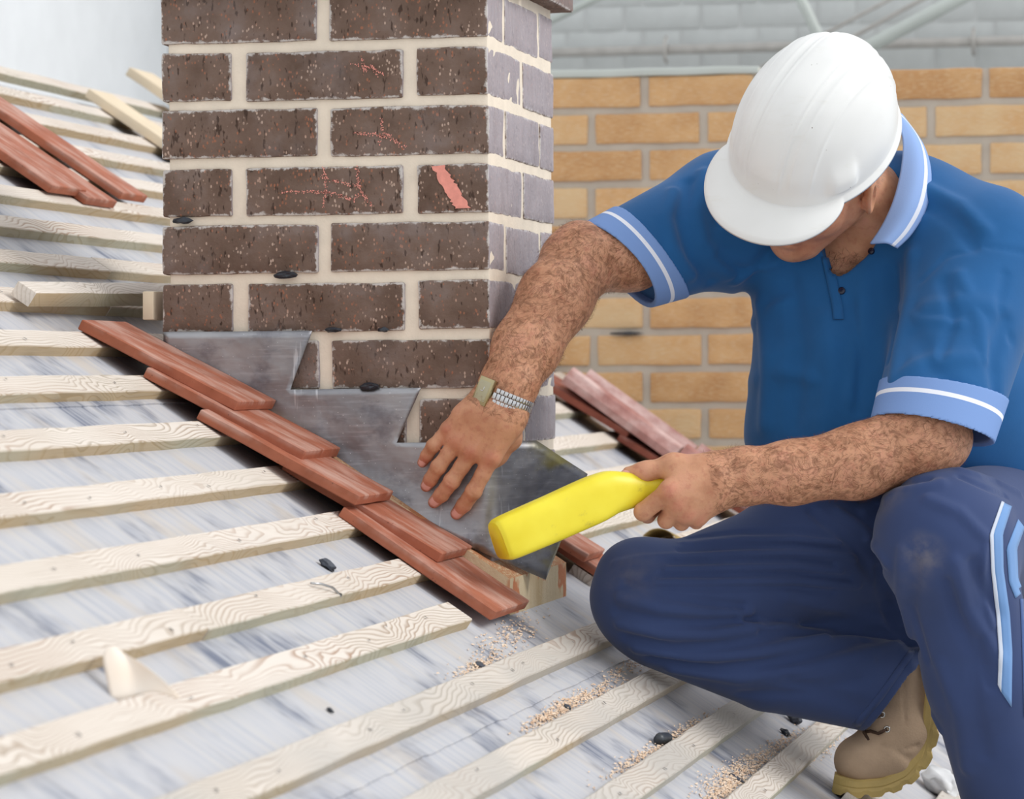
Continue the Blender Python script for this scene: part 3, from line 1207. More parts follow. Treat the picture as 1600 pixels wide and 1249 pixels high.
# sawdust
def m_dust():
    t = NT('sawdust', 0.95, spec=0.1)
    t.color(t.ramp(t.rnd() if False else t.noise(t.pos(), 160, 2), [(0.35, S(216, 182, 152)), (0.6, S(240, 220, 198))]))
    return t.m


M['dust'] = m_dust()
def sawdust():
    r = random.Random(4)
    vs, fs = [], []
    spots = [((905, 1095), (50, 8), 260), ((860, 1120), (30, 8), 160), ((790, 1000), (35, 16), 150), ((745, 1045), (30, 10), 120),
             ((1010, 1185), (45, 9), 260), ((1080, 1140), (40, 7), 200), ((1160, 1205), (45, 12), 420), ((1130, 1240), (22, 10), 260), ((1220, 1165), (35, 8), 160),
             ((980, 1045), (30, 8), 80), ((960, 1105), (40, 7), 140), ((1285, 1170), (30, 9), 120)]
    for (cx, cy), (sx, sy), n in spots:
        for i in range(int(n * 1.6)):
            x, y = cx + r.gauss(0, sx * .75), cy + r.gauss(0, sy * .9)
            y += -(x - cx) * 0.45
            s, Y = on_roof(x, y, 0)
            a = r.random() * 6.3
            L, Wd = r.uniform(.0006, .0024), r.uniform(.0004, .0011)
            h = r.uniform(.0004, .003)
            b = len(vs)
            for q, (lx, ly) in enumerate(((-L, -Wd), (L, -Wd), (L, Wd), (-L, Wd))):
                xx, yy = lx * math.cos(a) - ly * math.sin(a), lx * math.sin(a) + ly * math.cos(a)
                vs.append(roofp(s + xx, Y + yy * 3, h + (.0012 if q % 2 else 0)))
            c_ = roofp(s, Y, h + .002); vs.append(c_)
            fs += [(b, b + 1, b + 4), (b + 1, b + 2, b + 4), (b + 2, b + 3, b + 4), (b + 3, b, b + 4)]
    o = link('sawdust', mesh('sawdust', vs, fs), M['dust'])
    tag(o, 'pinkish sawdust and shavings scattered against the lower battens', 'sawdust', None, 'stuff')


sawdust()


# staples and nail heads driven into the battens, as one part of the roof
def nail_heads():
    r = random.Random(9)
    vs, fs = [], []
    for i, s in enumerate(S_FIT + [S_FIT[0] - 0.1152]):
        y = -2.6 + r.random() * .3
        while y < 1.6:
            yy = y + r.uniform(-.05, .05)
            ss = s - RW * r.uniform(.25, .75)
            if not (-0.05 < yy < 0.6 and -0.62 < s < 0.0):
                a = r.uniform(-.5, .5)
                b = len(vs)
                L, Wd = r.uniform(.0016, .0028), .0009
                for lx, ly in ((-L, -Wd), (L, -Wd), (L, Wd), (-L, Wd)):
                    vs.append(roofp(ss + lx * math.cos(a) - ly * math.sin(a), yy + (lx * math.sin(a) + ly * math.cos(a)) * 2.2, RT + .0022))
                fs.append((b, b + 1, b + 2, b + 3))
            y += r.choice((.16, .3, .42))
    o = link('nail_heads', mesh('nail_heads', vs, fs), M['black'], roof)
    tag(o, None, None, None, 'stuff')


nail_heads()
# wedges and gap in the tan wall
o = link('lead_wedge', wedge_me[0], M['black'])
o.location = on_y(980, 521, 2.995)
o.scale = (2.2, 1, .55)
tag(o, 'long black lead wedge in a joint of the tan brick wall', 'wedge')
# ------------------------------------------------------------------ sculpting kit: rounded bones blended into one skin
def sm(a, b, k):
    if k <= 0:
        return np.minimum(a, b)
    h = np.maximum(k - np.abs(a - b), 0) / k
    return np.minimum(a, b) - h * h * k * 0.25


class Sculpt:
    def __init__(self):
        self.p = []      # (fn, centre, radius, k, op)
        self.folds = []  # (a, b, width, amp)

    def cone(self, a, b, ra, rb, k=0.02, op='add'):
        a, b = np.array(a, float), np.array(b, float)
        ab = b - a
        L2 = max(ab @ ab, 1e-12)

        def f(P):
            v = P - a
            h = np.clip((v @ ab) / L2, 0, 1)
            return np.linalg.norm(v - h[:, None] * ab, axis=1) - (ra + (rb - ra) * h)
        c = (a + b) / 2
        self.p.append((f, c, math.sqrt(L2) / 2 + max(ra, rb), k, op))
        return self

    def chain(self, pts, rad, k=0.02):
        for i in range(len(pts) - 1):
            self.cone(pts[i], pts[i + 1], rad[i], rad[i + 1], k)
        return self

    def econe(self, a, b, ra, rb, wdir, k=0.02, op='add'):
        """cone of oval section; ra, rb = (half width along wdir, half thickness)"""
        a, b = np.array(a, float), np.array(b, float)
        ab = b - a
        L = np.linalg.norm(ab); ax = ab / L
        wd = np.array(wdir, float); wd = wd - ax * (wd @ ax); wd /= np.linalg.norm(wd)
        td = np.cross(ax, wd)

        def f(P):
            v = P - a
            h = np.clip((v @ ax) / L, 0, 1)
            q = v - (h * L)[:, None] * ax
            rw = ra[0] + (rb[0] - ra[0]) * h
            rt = ra[1] + (rb[1] - ra[1]) * h
            x, y, z = q @ wd, q @ td, q @ ax
            rz = np.minimum(rw, rt)
            k0 = np.sqrt((x / rw) ** 2 + (y / rt) ** 2 + (z / rz) ** 2) + 1e-9
            k1 = np.sqrt((x / rw ** 2) ** 2 + (y / rt ** 2) ** 2 + (z / rz ** 2) ** 2) + 1e-9
            return np.where(k0 < 0.02, -rz, k0 * (k0 - 1) / k1)
        self.p.append((f, (a + b) / 2, L / 2 + max(*ra, *rb), k, op))
        return self

    def ell(self, c, axes, rad, k=0.02, op='add'):
        c = np.array(c, float)
        A = np.array(axes, float)
        r = np.array(rad, float)

        def f(P):
            q = (P - c) @ A.T
            k0 = np.linalg.norm(q / r, axis=1) + 1e-9
            k1 = np.linalg.norm(q / r ** 2, axis=1) + 1e-9
            return np.where(k0 < 0.02, -r.min(), k0 * (k0 - 1) / k1)
        self.p.append((f, c, r.max(), k, op))
        return self

    def cut(self, pt, n, c, rad, k=0.004):
        """remove what lies beyond the plane (towards n) near c"""
        pt, n, c = np.array(pt, float), np.array(n, float), np.array(c, float)
        n = n / np.linalg.norm(n)

        def f(P):
            return np.maximum(-((P - pt) @ n), np.linalg.norm(P - c, axis=1) - rad)
        self.p.append((f, c, rad, k, 'sub'))
        return self

    def fold(self, pts, width, amp):
        for i in range(len(pts) - 1):
            self.folds.append((np.array(pts[i], float), np.array(pts[i + 1], float), width, amp))
        self._fg = None
        return self

    def ev(self, P, c=None, R=None):
        d = None
        for f, pc, pr, k, op in self.p:
            if c is not None and np.linalg.norm(pc - c) - pr > R + max(k, 0.012) + 0.01:
                continue
            v = f(P)
            if op == 'add':
                d = v if d is None else sm(d, v, k)
            elif d is not None:
                d = -sm(-d, v, k) if True else d
        if d is None:
            return np.full(len(P), 1.0)
        if self.folds:
            dd = None
            for a, b, w_, amp in self.folds:
                if c is not None and np.linalg.norm((a + b) / 2 - c) - np.linalg.norm(b - a) / 2 > R + 2.6 * w_:
                    continue
                ab = b - a
                v = P - a
                h = np.clip((v @ ab) / (ab @ ab + 1e-12), 0, 1)
                q = np.linalg.norm(v - h[:, None] * ab, axis=1)
                g = amp * np.exp(-(q / w_) ** 2)
                if dd is None:
                    dd = [np.zeros(len(P)), np.zeros(len(P))]
                if amp > 0: dd[0] = np.maximum(dd[0], g)
                else: dd[1] = np.minimum(dd[1], g)
            if dd is not None:
                d = d - dd[0] - dd[1]
        return d

    def march(self, x, y, d0=4.3, d1=6.6):
        """first surface along the sight line through photo pixel (x, y)"""
        X, Y = np.atleast_1d(x), np.atleast_1d(y)
        V = np.array([ray(a, b) for a, b in zip(X, Y)])
        t = np.full(len(X), d0)
        for _ in range(60):
            P = CAM + V * t[:, None]
            t = t + np.clip(self.ev(P), -0.02, 0.2) * 0.9
            t = np.minimum(t, d1)
        return CAM + V * t[:, None]

    def normal(self, P, e=0.003):
        G = np.stack([self.ev(P + np.eye(3)[i] * e) - self.ev(P - np.eye(3)[i] * e) for i in range(3)], 1)
        return G / (np.linalg.norm(G, axis=1, keepdims=True) + 1e-9)

    def surface(self, name, h, N=14):
        adds = [q for q in self.p if q[4] == 'add']
        lo = np.min([q[1] - q[2] for q in adds], 0) - 0.02
        hi = np.max([q[1] + q[2] for q in adds], 0) + 0.02
        B = h * N
        nb = np.ceil((hi - lo) / B).astype(int)
        I = np.stack(np.meshgrid(*[np.arange(n) for n in nb], indexing='ij'), -1).reshape(-1, 3)
        ctr = lo + (I + 0.5) * B
        R = B * 0.5 * math.sqrt(3)
        d = np.full(len(ctr), 1.0)
        for i in range(0, len(ctr), 20000):
            d[i:i + 20000] = self.ev(ctr[i:i + 20000])
        I = I[np.abs(d) < R * 1.25 + 0.006]
        g = np.arange(N + 1)
        G = np.stack(np.meshgrid(g, g, g, indexing='ij'), -1).reshape(-1, 3)
        big = nb * N + 2
        keys, pos, quads = [], [], []
        corner = [(a, b, c) for a in (0, 1) for b in (0, 1) for c in (0, 1)]
        edges = [(i, j) for i in range(8) for j in range(i + 1, 8) if sum(abs(x - y) for x, y in zip(corner[i], corner[j])) == 1]
        for b in I:
            o = b * N
            P = lo + (o + G) * h
            v = self.ev(P, lo + (b + 0.5) * B, R).reshape(N + 1, N + 1, N + 1)
            if v.min() > 0 or v.max() < 0:
                continue
            s = v < 0
            cs = [v[c[0]:N + c[0], c[1]:N + c[1], c[2]:N + c[2]] for c in corner]
            ins = sum((c < 0).astype(int) for c in cs)
            act = (ins > 0) & (ins < 8)
            idx = np.argwhere(act)
            if len(idx):
                acc = np.zeros((len(idx), 3)); cnt = np.zeros(len(idx))
                vals = [c[act] for c in cs]
                for i, j in edges:
                    a_, b_ = vals[i], vals[j]
                    x = (a_ < 0) != (b_ < 0)
                    t = np.where(x, a_ / np.where(x, a_ - b_, 1), 0)
                    ci, cj = np.array(corner[i]), np.array(corner[j])
                    acc += np.where(x[:, None], ci + t[:, None] * (cj - ci), 0)
                    cnt += x
                gi = idx + o
                pos.append(lo + (gi + acc / cnt[:, None]) * h)
                keys.append((gi[:, 0] * big[1] + gi[:, 1]) * big[2] + gi[:, 2])
            for ax in range(3):
                sl0 = [slice(0, N)] * 3; sl1 = [slice(0, N)] * 3
                sl1[ax] = slice(1, N + 1)
                a_, b_ = s[tuple(sl0)], s[tuple(sl1)]
                for flip, msk in ((0, a_ & ~b_), (1, ~a_ & b_)):
                    e = np.argwhere(msk) + o
                    if not len(e):
                        continue
                    u, w_ = (ax + 1) % 3, (ax + 2) % 3
                    q = []
                    for du, dw in ((0, 0), (-1, 0), (-1, -1), (0, -1)):
                        c = e.copy(); c[:, u] += du; c[:, w_] += dw
                        q.append((c[:, 0] * big[1] + c[:, 1]) * big[2] + c[:, 2])
                    q = np.stack(q, 1)
                    quads.append(q if flip == 0 else q[:, ::-1])
        keys = np.concatenate(keys); pos = np.concatenate(pos); quads = np.concatenate(quads)
        od = np.argsort(keys); ks = keys[od]
        loc = np.searchsorted(ks, quads)
        loc = np.clip(loc, 0, len(ks) - 1)
        ok = (ks[loc] == quads).all(1)
        F = od[loc[ok]]
        me = bpy.data.meshes.new(name)
        me.vertices.add(len(pos)); me.vertices.foreach_set('co', pos.astype(np.float32).ravel())
        me.loops.add(len(F) * 4); me.loops.foreach_set('vertex_index', F.astype(np.int32).ravel())
        me.polygons.add(len(F))
        me.polygons.foreach_set('loop_start', np.arange(0, len(F) * 4, 4, dtype=np.int32))
        me.polygons.foreach_set('loop_total', np.full(len(F), 4, dtype=np.int32))
        me.update(calc_edges=True)
        me.validate()
        me.polygons.foreach_set('use_smooth', [True] * len(me.polygons))
        return me


def px(r, D=5.25):
    return r * D / FPX


def A3(t):
    return at(*t)


# ------------------------------------------------------------------ the man
man = empty('person', tuple(at(1450, 1150, 5.4)))
tag(man, 'man in white hard hat and blue polo shirt kneeling beside the chimney', 'person')


def part(name, me, mat=None, parent=None, label=None):
    o = link(name, me, mat)
    child(o, man if parent is None else parent)
    if label: o['label'] = label
    return o


VIEW = -_F                                    # towards the camera
def cv(x, y, z):
    return _R * x + _U * y - _F * z           # right, up, towards camera


hf = cv(-.58, -.66, .48); hf /= np.linalg.norm(hf)
hu = cv(-.05, .60, .80); hu -= hf * (hu @ hf); hu /= np.linalg.norm(hu)
hl = np.cross(hu, hf)
HC = at(1272, 212, 5.20)                      # middle of the hat's rim
HEADM = np.array([hl, hf, hu])


def hp(l, f, u):
    return HC + hl * l + hf * f + hu * u


def hq(l, f, u):                              # the head sits low in the hat's cradle
    return hp(l, f - .014, u - .055)


# ---- body: head, neck, arms, hands in one skin
body = Sculpt()
# trunk and legs (inside the clothes)
body.econe(at(1360, 430, 5.46), at(1500, 760, 5.56), (.14, .085), (.14, .09), _R, .03)
body.cone(at(1180, 350, 5.45), at(1500, 390, 5.42), .06, .065, .05)
body.chain([at(1480, 850, 5.54), at(1040, 945, 5.24), at(1370, 1080, 5.37)], [.06, .05, .03], .03)
body.chain([at(1560, 830, 5.50), at(1480, 850, 5.15), at(1585, 1300, 5.26)], [.06, .05, .03], .03)
# neck and chest
body.cone(at(1383, 340, 5.39), hq(0, -.035, -.075), .064, .062, .03)
body.cone(at(1330, 405, 5.43), at(1385, 345, 5.40), .05, .062, .04)
body.econe(at(1316, 425, 5.395), at(1325, 500, 5.40), (.075, .03), (.08, .03), _R, .05)
# skull and face
body.ell(hq(0, -.004, .0), HEADM, (.078, .098, .115), .02)
body.ell(hq(0, .020, -.062), HEADM, (.066, .076, .062), .03)
body.econe(hq(0, .028, -.075), hq(0, .066, -.128), (.062, .05), (.030, .024), hl, .03)      # jaw to chin
for s in (-1, 1):
    body.cone(hq(.058 * s, -.005, -.075), hq(.026 * s, .062, -.13), .018, .018, .03)
    body.ell(hq(.044 * s, .058, -.062), HEADM, (.022, .024, .020), .03)                    # cheek bones
    body.cone(hq(.018 * s, .086, -.014), hq(.052 * s, .070, -.018), .011, .009, .02)         # brow
    body.ell(hq(.033 * s, .066, -.035), HEADM, (.0165, .015, .013), .008)                    # closed lids
    ec = hq(.086 * s, -.012, -.048)
    eax = np.array([hl * s * .85 - hf * .45, hf * .85 + hl * s * .45, hu])
    body.ell(ec, eax, (.0095, .024, .036), .004)                                              # ear
    body.ell(ec + hl * s * .0105 + hf * .004, eax, (.0070, .014, .024), .004, 'sub')
    body.cone(hq(.086 * s, .004, -.060), hq(.086 * s, .004, -.044), .005, .004, .005)        # tragus
    body.cone(hq(.016 * s, .098, -.078), hq(.010 * s, .102, -.074), .009, .007, .01)         # nostril wings
body.cone(hq(0, .090, -.022), hq(0, .112, -.070), .010, .0135, .016)                         # nose
body.ell(hq(0, .088, -.098), HEADM, (.026, .014, .009), .012)                                # upper lip
body.ell(hq(0, .085, -.113), HEADM, (.022, .013, .009), .010)
body.ell(hq(0, .101, -.1055), HEADM, (.024, .009, .0025), .003, 'sub')                       # mouth line
body.ell(hq(0, .076, -.143), HEADM, (.021, .018, .016), .02)
# right arm, reaching round to the lead
SR, ER, WR = at(1150, 335, 5.43), at(908, 412, 5.26), at(786, 622, 5.122)
body.cone(SR, at(985, 396, 5.31), .058, px(54), .03)
body.cone(at(985, 396, 5.31), ER, px(54), px(50), .03)
body.chain([ER, at(868, 466, 5.215), at(822, 545, 5.165), at(796, 600, 5.13)], [px(51), px(56), px(50), px(40)], .02)
wrd = cv(.94, -.34, 0)
body.econe(at(796, 600, 5.13), at(772, 648, 5.115), (px(42), px(31)), (px(44), px(28)), wrd, .02)
body.cone(at(900, 372, 5.28), at(880, 400, 5.27), px(16), px(20), .05)
# right hand
MC = {'pinky': (701, 671, 5.136), 'ring': (716, 689, 5.127), 'middle': (738, 706, 5.120), 'index': (768, 716, 5.118)}
PI_ = {'pinky': (677, 697, 5.139), 'ring': (685, 730, 5.134), 'middle': (706, 752, 5.130), 'index': (740, 768, 5.127)}
DI = {'pinky': (667, 712, 5.147), 'ring': (673, 749, 5.146), 'middle': (690, 773, 5.145), 'index': (725, 789, 5.145)}
TI = {'pinky': (660, 723, 5.1525), 'ring': (666, 760, 5.152), 'middle': (678, 785, 5.152), 'index': (713, 803, 5.152)}
RA = {'pinky': (12.5, 11, 10, 9), 'ring': (14, 12.3, 11.2, 10.2), 'middle': (14.5, 13, 12, 10.6), 'index': (14.5, 13, 12, 10.5)}
CP = {'pinky': (748, 634, 5.118), 'ring': (763, 640, 5.112), 'middle': (782, 646, 5.110), 'index': (802, 652, 5.114)}
for f_ in MC:
    r = [px(q, 5.13) for q in RA[f_]]
    body.cone(A3(CP[f_]), A3(MC[f_]), px(18, 5.13), r[0], .022)
for f_ in MC:
    r = [px(q, 5.13) for q in RA[f_]]
    m_, p_ = A3(MC[f_]), A3(PI_[f_])
    mid = (m_ + p_) / 2
    body.cone(m_, mid, r[0] * .96, r[1] * .93, .006)
    body.cone(mid, p_, r[1] * .93, r[1], .004)
    mid2 = (p_ + A3(DI[f_])) / 2
    body.cone(p_, mid2, r[1], r[2] * .96, .003)
    body.cone(mid2, A3(DI[f_]), r[2] * .96, r[2], .003)
    body.cone(A3(DI[f_]), A3(TI[f_]), r[2], r[3] * .9, .003)
    body.cone(m_ + VIEW * .0082, m_ + VIEW * .0086, r[0] * .62, r[0] * .62, .009)      # knuckle
    body.cone(p_ + VIEW * .0035, p_ + VIEW * .0038, r[1] * .80, r[1] * .80, .006)
body.econe(at(752, 655, 5.118), at(744, 690, 5.125), (px(42), px(17)), (px(36), px(15)), wrd, .02)
# thumb tucked behind the palm
body.chain([at(800, 655, 5.125), at(798, 686, 5.145), at(778, 712, 5.152), at(762, 730, 5.154)], [px(19), px(15), px(13), px(10)], .012)
# left arm, holding the dresser
SL, EL = at(1525, 385, 5.32), at(1440, 686, 5.13)
body.cone(SL, EL, .068, px(62), .03)
body.chain([EL, at(1340, 722, 5.115), at(1235, 739, 5.10), at(1165, 744, 5.092)], [px(60), px(54), px(46), px(41)], .02)
body.cone(at(1480, 690, 5.14), EL, px(34), px(50), .03)
wld = cv(.1, 1, .0)
body.econe(at(1165, 744, 5.092), at(1125, 748, 5.087), (px(41), px(31)), (px(42), px(27)), wld, .02)
# left hand
LM = {'index': (1046, 768, 5.050), 'middle': (1058, 788, 5.055), 'ring': (1072, 802, 5.064), 'pinky': (1090, 808, 5.078)}
LP = {'index': (1005, 800, 5.062), 'middle': (1041, 813, 5.075), 'ring': (1065, 817, 5.088), 'pinky': (1088, 816, 5.098)}
LD = {'index': (1012, 806, 5.100), 'middle': (1046, 808, 5.115), 'ring': (1072, 806, 5.122), 'pinky': (1096, 804, 5.122)}
LT = {'index': (1028, 792, 5.125), 'middle': (1058, 790, 5.133), 'ring': (1080, 786, 5.134), 'pinky': (1102, 786, 5.132)}
LR = {'index': (15.5, 14.5, 12, 10), 'middle': (15.5, 13.5, 12, 10), 'ring': (14.5, 12.5, 11, 10), 'pinky': (13, 11, 10, 9)}
LC = {'index': (1110, 738, 5.072), 'middle': (1118, 752, 5.066), 'ring': (1122, 765, 5.070), 'pinky': (1124, 776, 5.080)}
for f_ in LM:
    r = [px(q, 5.08) for q in LR[f_]]
    body.cone(A3(LC[f_]), A3(LM[f_]), px(18, 5.08), r[0], .022)
for f_ in LM:
    r = [px(q, 5.08) for q in LR[f_]]
    body.cone(A3(LM[f_]), A3(LP[f_]), r[0], r[1], .006)
    body.cone(A3(LP[f_]), A3(LD[f_]), r[1], r[2], .003)
    body.cone(A3(LD[f_]), A3(LT[f_]), r[2], r[3], .003)
    body.cone(A3(LM[f_]) + VIEW * .004, A3(LM[f_]) + VIEW * .0045, r[0] * .75, r[0] * .75, .012)
body.chain([at(1108, 730, 5.085), at(1052, 728, 5.078), at(1008, 737, 5.078), at(982, 739, 5.082)], [px(20), px(17), px(13), px(9.5)], .014)
body.econe(at(1100, 755, 5.068), at(1068, 768, 5.062), (px(36), px(18)), (px(32), px(17)), wld, .02)
# creases over the knuckles, tendons and veins
for f_ in MC:
    p_ = A3(PI_[f_]); d = A3(TI[f_]) - A3(MC[f_]); d /= np.linalg.norm(d)
    s_ = np.cross(d, VIEW); s_ /= np.linalg.norm(s_)
    for o_ in (-.0042, 0, .0042):
        c_ = p_ + d * o_ + VIEW * .0125
        body.fold([c_ + VIEW * .002 - s_ * .008, c_ + VIEW * .002 + s_ * .008], .0017, -.0014)
    body.fold([A3(CP[f_]) + VIEW * .018 + d * .02, A3(MC[f_]) + VIEW * .017], .0042, .0022)
body.fold([at(742, 655, 5.098), at(736, 672, 5.104), at(730, 690, 5.106)], .0026, .0016)
body.fold([at(765, 660, 5.092), at(748, 678, 5.100), at(752, 696, 5.103)], .0026, .0014)
body.fold([at(1104, 750, 5.045), at(1084, 768, 5.043), at(1070, 780, 5.04)], .0026, .0014)


def m_skin():
    t = NT('sunburnt_skin', 0.52, spec=0.35)
    p = t.pos()
    n1 = t.noise(p, 26, 4)
    n2 = t.noise(p, 110, 3)
    c = t.ramp(n1, [(0.3, S(186, 130, 98)), (0.52, S(208, 154, 120)), (0.75, S(212, 152, 124))])
    c = t.mix(t.math('MULTIPLY', t.smooth(n2, 0.5, 0.72), 0.35), c, S(178, 104, 84))
    red = t.attr('flush', 'GEOMETRY')
    c = t.mix(t.math('MULTIPLY', red, 0.55), c, S(196, 106, 92))
    hr = t.attr('hairy', 'GEOMETRY')
    c = t.mix(t.math('MULTIPLY', hr, t.math('MULTIPLY', t.smooth(t.noise(p, 75, 4, .7, 1.2), 0.42, 0.66), 0.62)), c, S(112, 70, 46))
    t.color(c)
    t.b.inputs['Subsurface Weight'].default_value = 0.12
    t.b.inputs['Subsurface Radius'].default_value = (0.9, 0.35, 0.2)
    t.b.inputs['Subsurface Scale'].default_value = 0.006
    t.bump(t.math('ADD', n2, t.noise(p, 420, 2)), 0.22, 0.0015)
    return t.m


M['skin'] = m_skin()
bme = body.surface('body', 0.0018)
nv = len(bme.vertices)
co_ = np.zeros(nv * 3); bme.vertices.foreach_get('co', co_); co_ = co_.reshape(-1, 3)


def near_chain(P, pts, r):
    d = np.full(len(P), 9.0)
    for a, b in zip(pts[:-1], pts[1:]):
        ab = b - a
        h = np.clip(((P - a) @ ab) / (ab @ ab), 0, 1)
        d = np.minimum(d, np.linalg.norm(P - a - h[:, None] * ab, axis=1))
    return d < r


right_fore = [at(955, 398, 5.29), ER, at(868, 466, 5.215), at(822, 545, 5.165), at(800, 594, 5.13)]
left_fore = [EL, at(1340, 722, 5.115), at(1235, 739, 5.10), at(1168, 744, 5.092)]
hairy = near_chain(co_, right_fore, .075) | near_chain(co_, left_fore, .075)
flush = np.zeros(nv)
for c_ in list(MC.values()) + list(LM.values()) + list(TI.values()):
    flush = np.maximum(flush, np.exp(-(np.linalg.norm(co_ - A3(c_) - VIEW * .012, axis=1) / .011) ** 2))
flush = np.maximum(flush, .6 * np.exp(-(np.linalg.norm(co_ - hq(.03, .05, -.08), axis=1) / .06) ** 2))
for nm, arr in (('hairy', hairy.astype(float)), ('flush', flush)):
    at_ = bme.attributes.new(nm, 'FLOAT', 'POINT')
    at_.data.foreach_set('value', arr.astype(np.float32))
part('body', bme, M['skin'])


# arm hair
def arm_hair():
    nrm = np.zeros(nv * 3); bme.vertices.foreach_get('normal', nrm); nrm = nrm.reshape(-1, 3)
    rg = np.random.default_rng(5)
    vs, fs = [], []
    for chain_, cnt in ((right_fore, 5200), (left_fore, 4200)):
        ids = np.where(near_chain(co_, chain_, .072))[0]
        ax = chain_[-1] - chain_[0]; ax /= np.linalg.norm(ax)
        for i in rg.choice(ids, min(cnt, len(ids)), replace=False):
            p, n = co_[i], nrm[i]
            q = mnoise.noise_vector(Vector(p * 38))
            d = ax * .55 + np.array(q) * 1.3 + rg.normal(0, .22, 3)
            d -= n * (d @ n)
            d /= np.linalg.norm(d) + 1e-9
            L = rg.uniform(.008, .017)
            s = np.cross(d, n) * .00011
            p1 = p + d * L * .5 + n * rg.uniform(.0012, .0035)
            p2 = p + d * L + n * rg.uniform(.0008, .0040) + np.array(q) * .004
            b = len(vs)
            vs += [p - s, p + s, p1 + s, p1 - s, p2]
            fs += [(b, b + 1, b + 2, b + 3), (b + 3, b + 2, b + 4)]
    me = mesh('arm_hair', vs, fs)
    t = NT('brown_hair', 0.6, spec=0.2); t.color(S(112, 74, 50)); M['hair'] = t.m
    o = part('arm_hair', me, M['hair'], None, 'dark brown forearm hair')
    o['kind'] = 'stuff'


arm_hair()

# fingernails
def nail(tip, dirv, nv_, w_=.0062, l=.0075):
    d = dirv / np.linalg.norm(dirv)
    n = nv_ - d * (nv_ @ d); n /= np.linalg.norm(n)
    s = np.cross(d, n)
    vs, fs = [], []
    for i in range(6):
        for j in range(7):
            a, b = i / 5 * 2 - 1, j / 6 * 2 - 1
            rw = w_ * (1 - .12 * a * a * (1 if a > 0 else .6))
            vs.append(tip + d * a * l * (1 - .15 * b * b) + s * b * rw + n * (-.0028 * b * b - .0012 * max(a, 0) ** 2))
    for i in range(5):
        for j in range(6):
            fs.append((i * 7 + j, i * 7 + j + 1, i * 7 + j + 8, i * 7 + j + 7))
    o = part('fingernail', mesh('fingernail', vs, fs, True), M['nail'])
    so = o.modifiers.new('t', 'SOLIDIFY'); so.thickness = .0006


t = NT('fingernail', 0.35, spec=0.5); t.color(S(226, 166, 152)); M['nail'] = t.m
for f_ in MC:
    tp = A3(TI[f_]); d = tp - A3(DI[f_])
    q = body.march(*[np.array([v]) for v in TI[f_][:2]])[0]
    nn_ = body.normal(q[None])[0]
    nail(q + nn_ * .0003 + d / np.linalg.norm(d) * .0005, d, nn_ * .6 + VIEW * .4, .0074 if f_ != 'pinky' else .0060, .0082)
q = body.march(np.array([979]), np.array([736]))[0]; nn_ = body.normal(q[None])[0]
nail(q + nn_ * .0003, at(972, 741, 5.08) - at(1000, 737, 5.078), nn_ * .7 + _U * .3, .0058, .0075)

# ------------------------------------------------------------------ polo shirt
shirt = Sculpt()
BELLY = at(1392, 640, 5.43)
shirt.econe(at(1345, 400, 5.45), BELLY, (.165, .115), (.222, .150), _R, .05)
shirt.econe(BELLY, at(1440, 735, 5.50), (.222, .150), (.245, .155), _R, .05)
shirt.econe(at(1480, 440, 5.47), at(1570, 740, 5.58), (.145, .12), (.17, .13), _R, .06)
shirt.cone(at(1150, 345, 5.44), at(1410, 330, 5.45), .098, .075, .07)
shirt.cone(at(1410, 345, 5.45), at(1530, 400, 5.37), .085, .106, .07)
shirt.econe(at(1316, 428, 5.405), at(1335, 540, 5.385), (.10, .052), (.14, .085), _R, .05)
shirt.cone(at(1350, 412, 5.425), at(1418, 350, 5.392), .060, .082, .05)
# sleeves
RS0, RS1 = at(1140, 342, 5.43), at(962, 413, 5.295)
shirt.econe(RS0, RS1, (.100, .085), (.075, .062), cv(.45, -.9, .1), .05)
LS0, LS1 = at(1532, 410, 5.335), at(1452, 690, 5.125)
shirt.econe(LS0, LS1, (.106, .10), (.0885, .075), cv(1, .25, 0), .05)
# sleeve ends: cut square and hollow
rc = at(985, 409, 5.31)
rn = at(985, 409, 5.31) - at(1045, 372, 5.36); rn = rn / np.linalg.norm(rn)
rcd = np.cross(VIEW, cv(110, -133, 0)); rcd /= np.linalg.norm(rcd)
if rcd @ rn < 0: rcd = -rcd
rn2 = rcd * .95 + VIEW * .30; rn2 /= np.linalg.norm(rn2)
lc = at(1460, 650, 5.155)
ln2 = cv(-.22, -1, .25); ln2 /= np.linalg.norm(ln2)
hol = .009
def sleeve_end(sc_, c, n, S0, S1, r0, r1, wd, cutr):
    sc_.cut(c, n, c + n * cutr * .72, cutr, .003)
    ax = (np.array(S1) - np.array(S0))
    L_ = np.linalg.norm(ax); ax = ax / L_
    f0 = ((c - S0) @ ax + .075) / L_
    mid = S0 + ax * L_ * f0
    rm = (r0[0] + (r1[0] - r0[0]) * f0 - hol, r0[1] + (r1[1] - r0[1]) * f0 - hol)
    sc_.econe(mid, S1 + ax * .05, rm, (r1[0] - hol, r1[1] - hol), wd, .003, 'sub')


sleeve_end(shirt, rc, rn2, RS0, RS1, (.100, .085), (.075, .062), cv(.45, -.9, .1), .14)
sleeve_end(shirt, lc, ln2, LS0, LS1, (.106, .10), (.0885, .075), cv(1, .25, 0), .15)
# hem
shirt.cut(at(1400, 752, 5.45), cv(-.07, -1, 0), at(1410, 752, 5.46) - _U * .30, .40, .004)
# neck opening
shirt.cone(at(1360, 334, 5.35), at(1325, 250, 5.25), .050, .11, .010, 'sub')
shirt.cone(at(1322, 380, 5.345), at(1309, 440, 5.345), .044, .010, .008, 'sub')


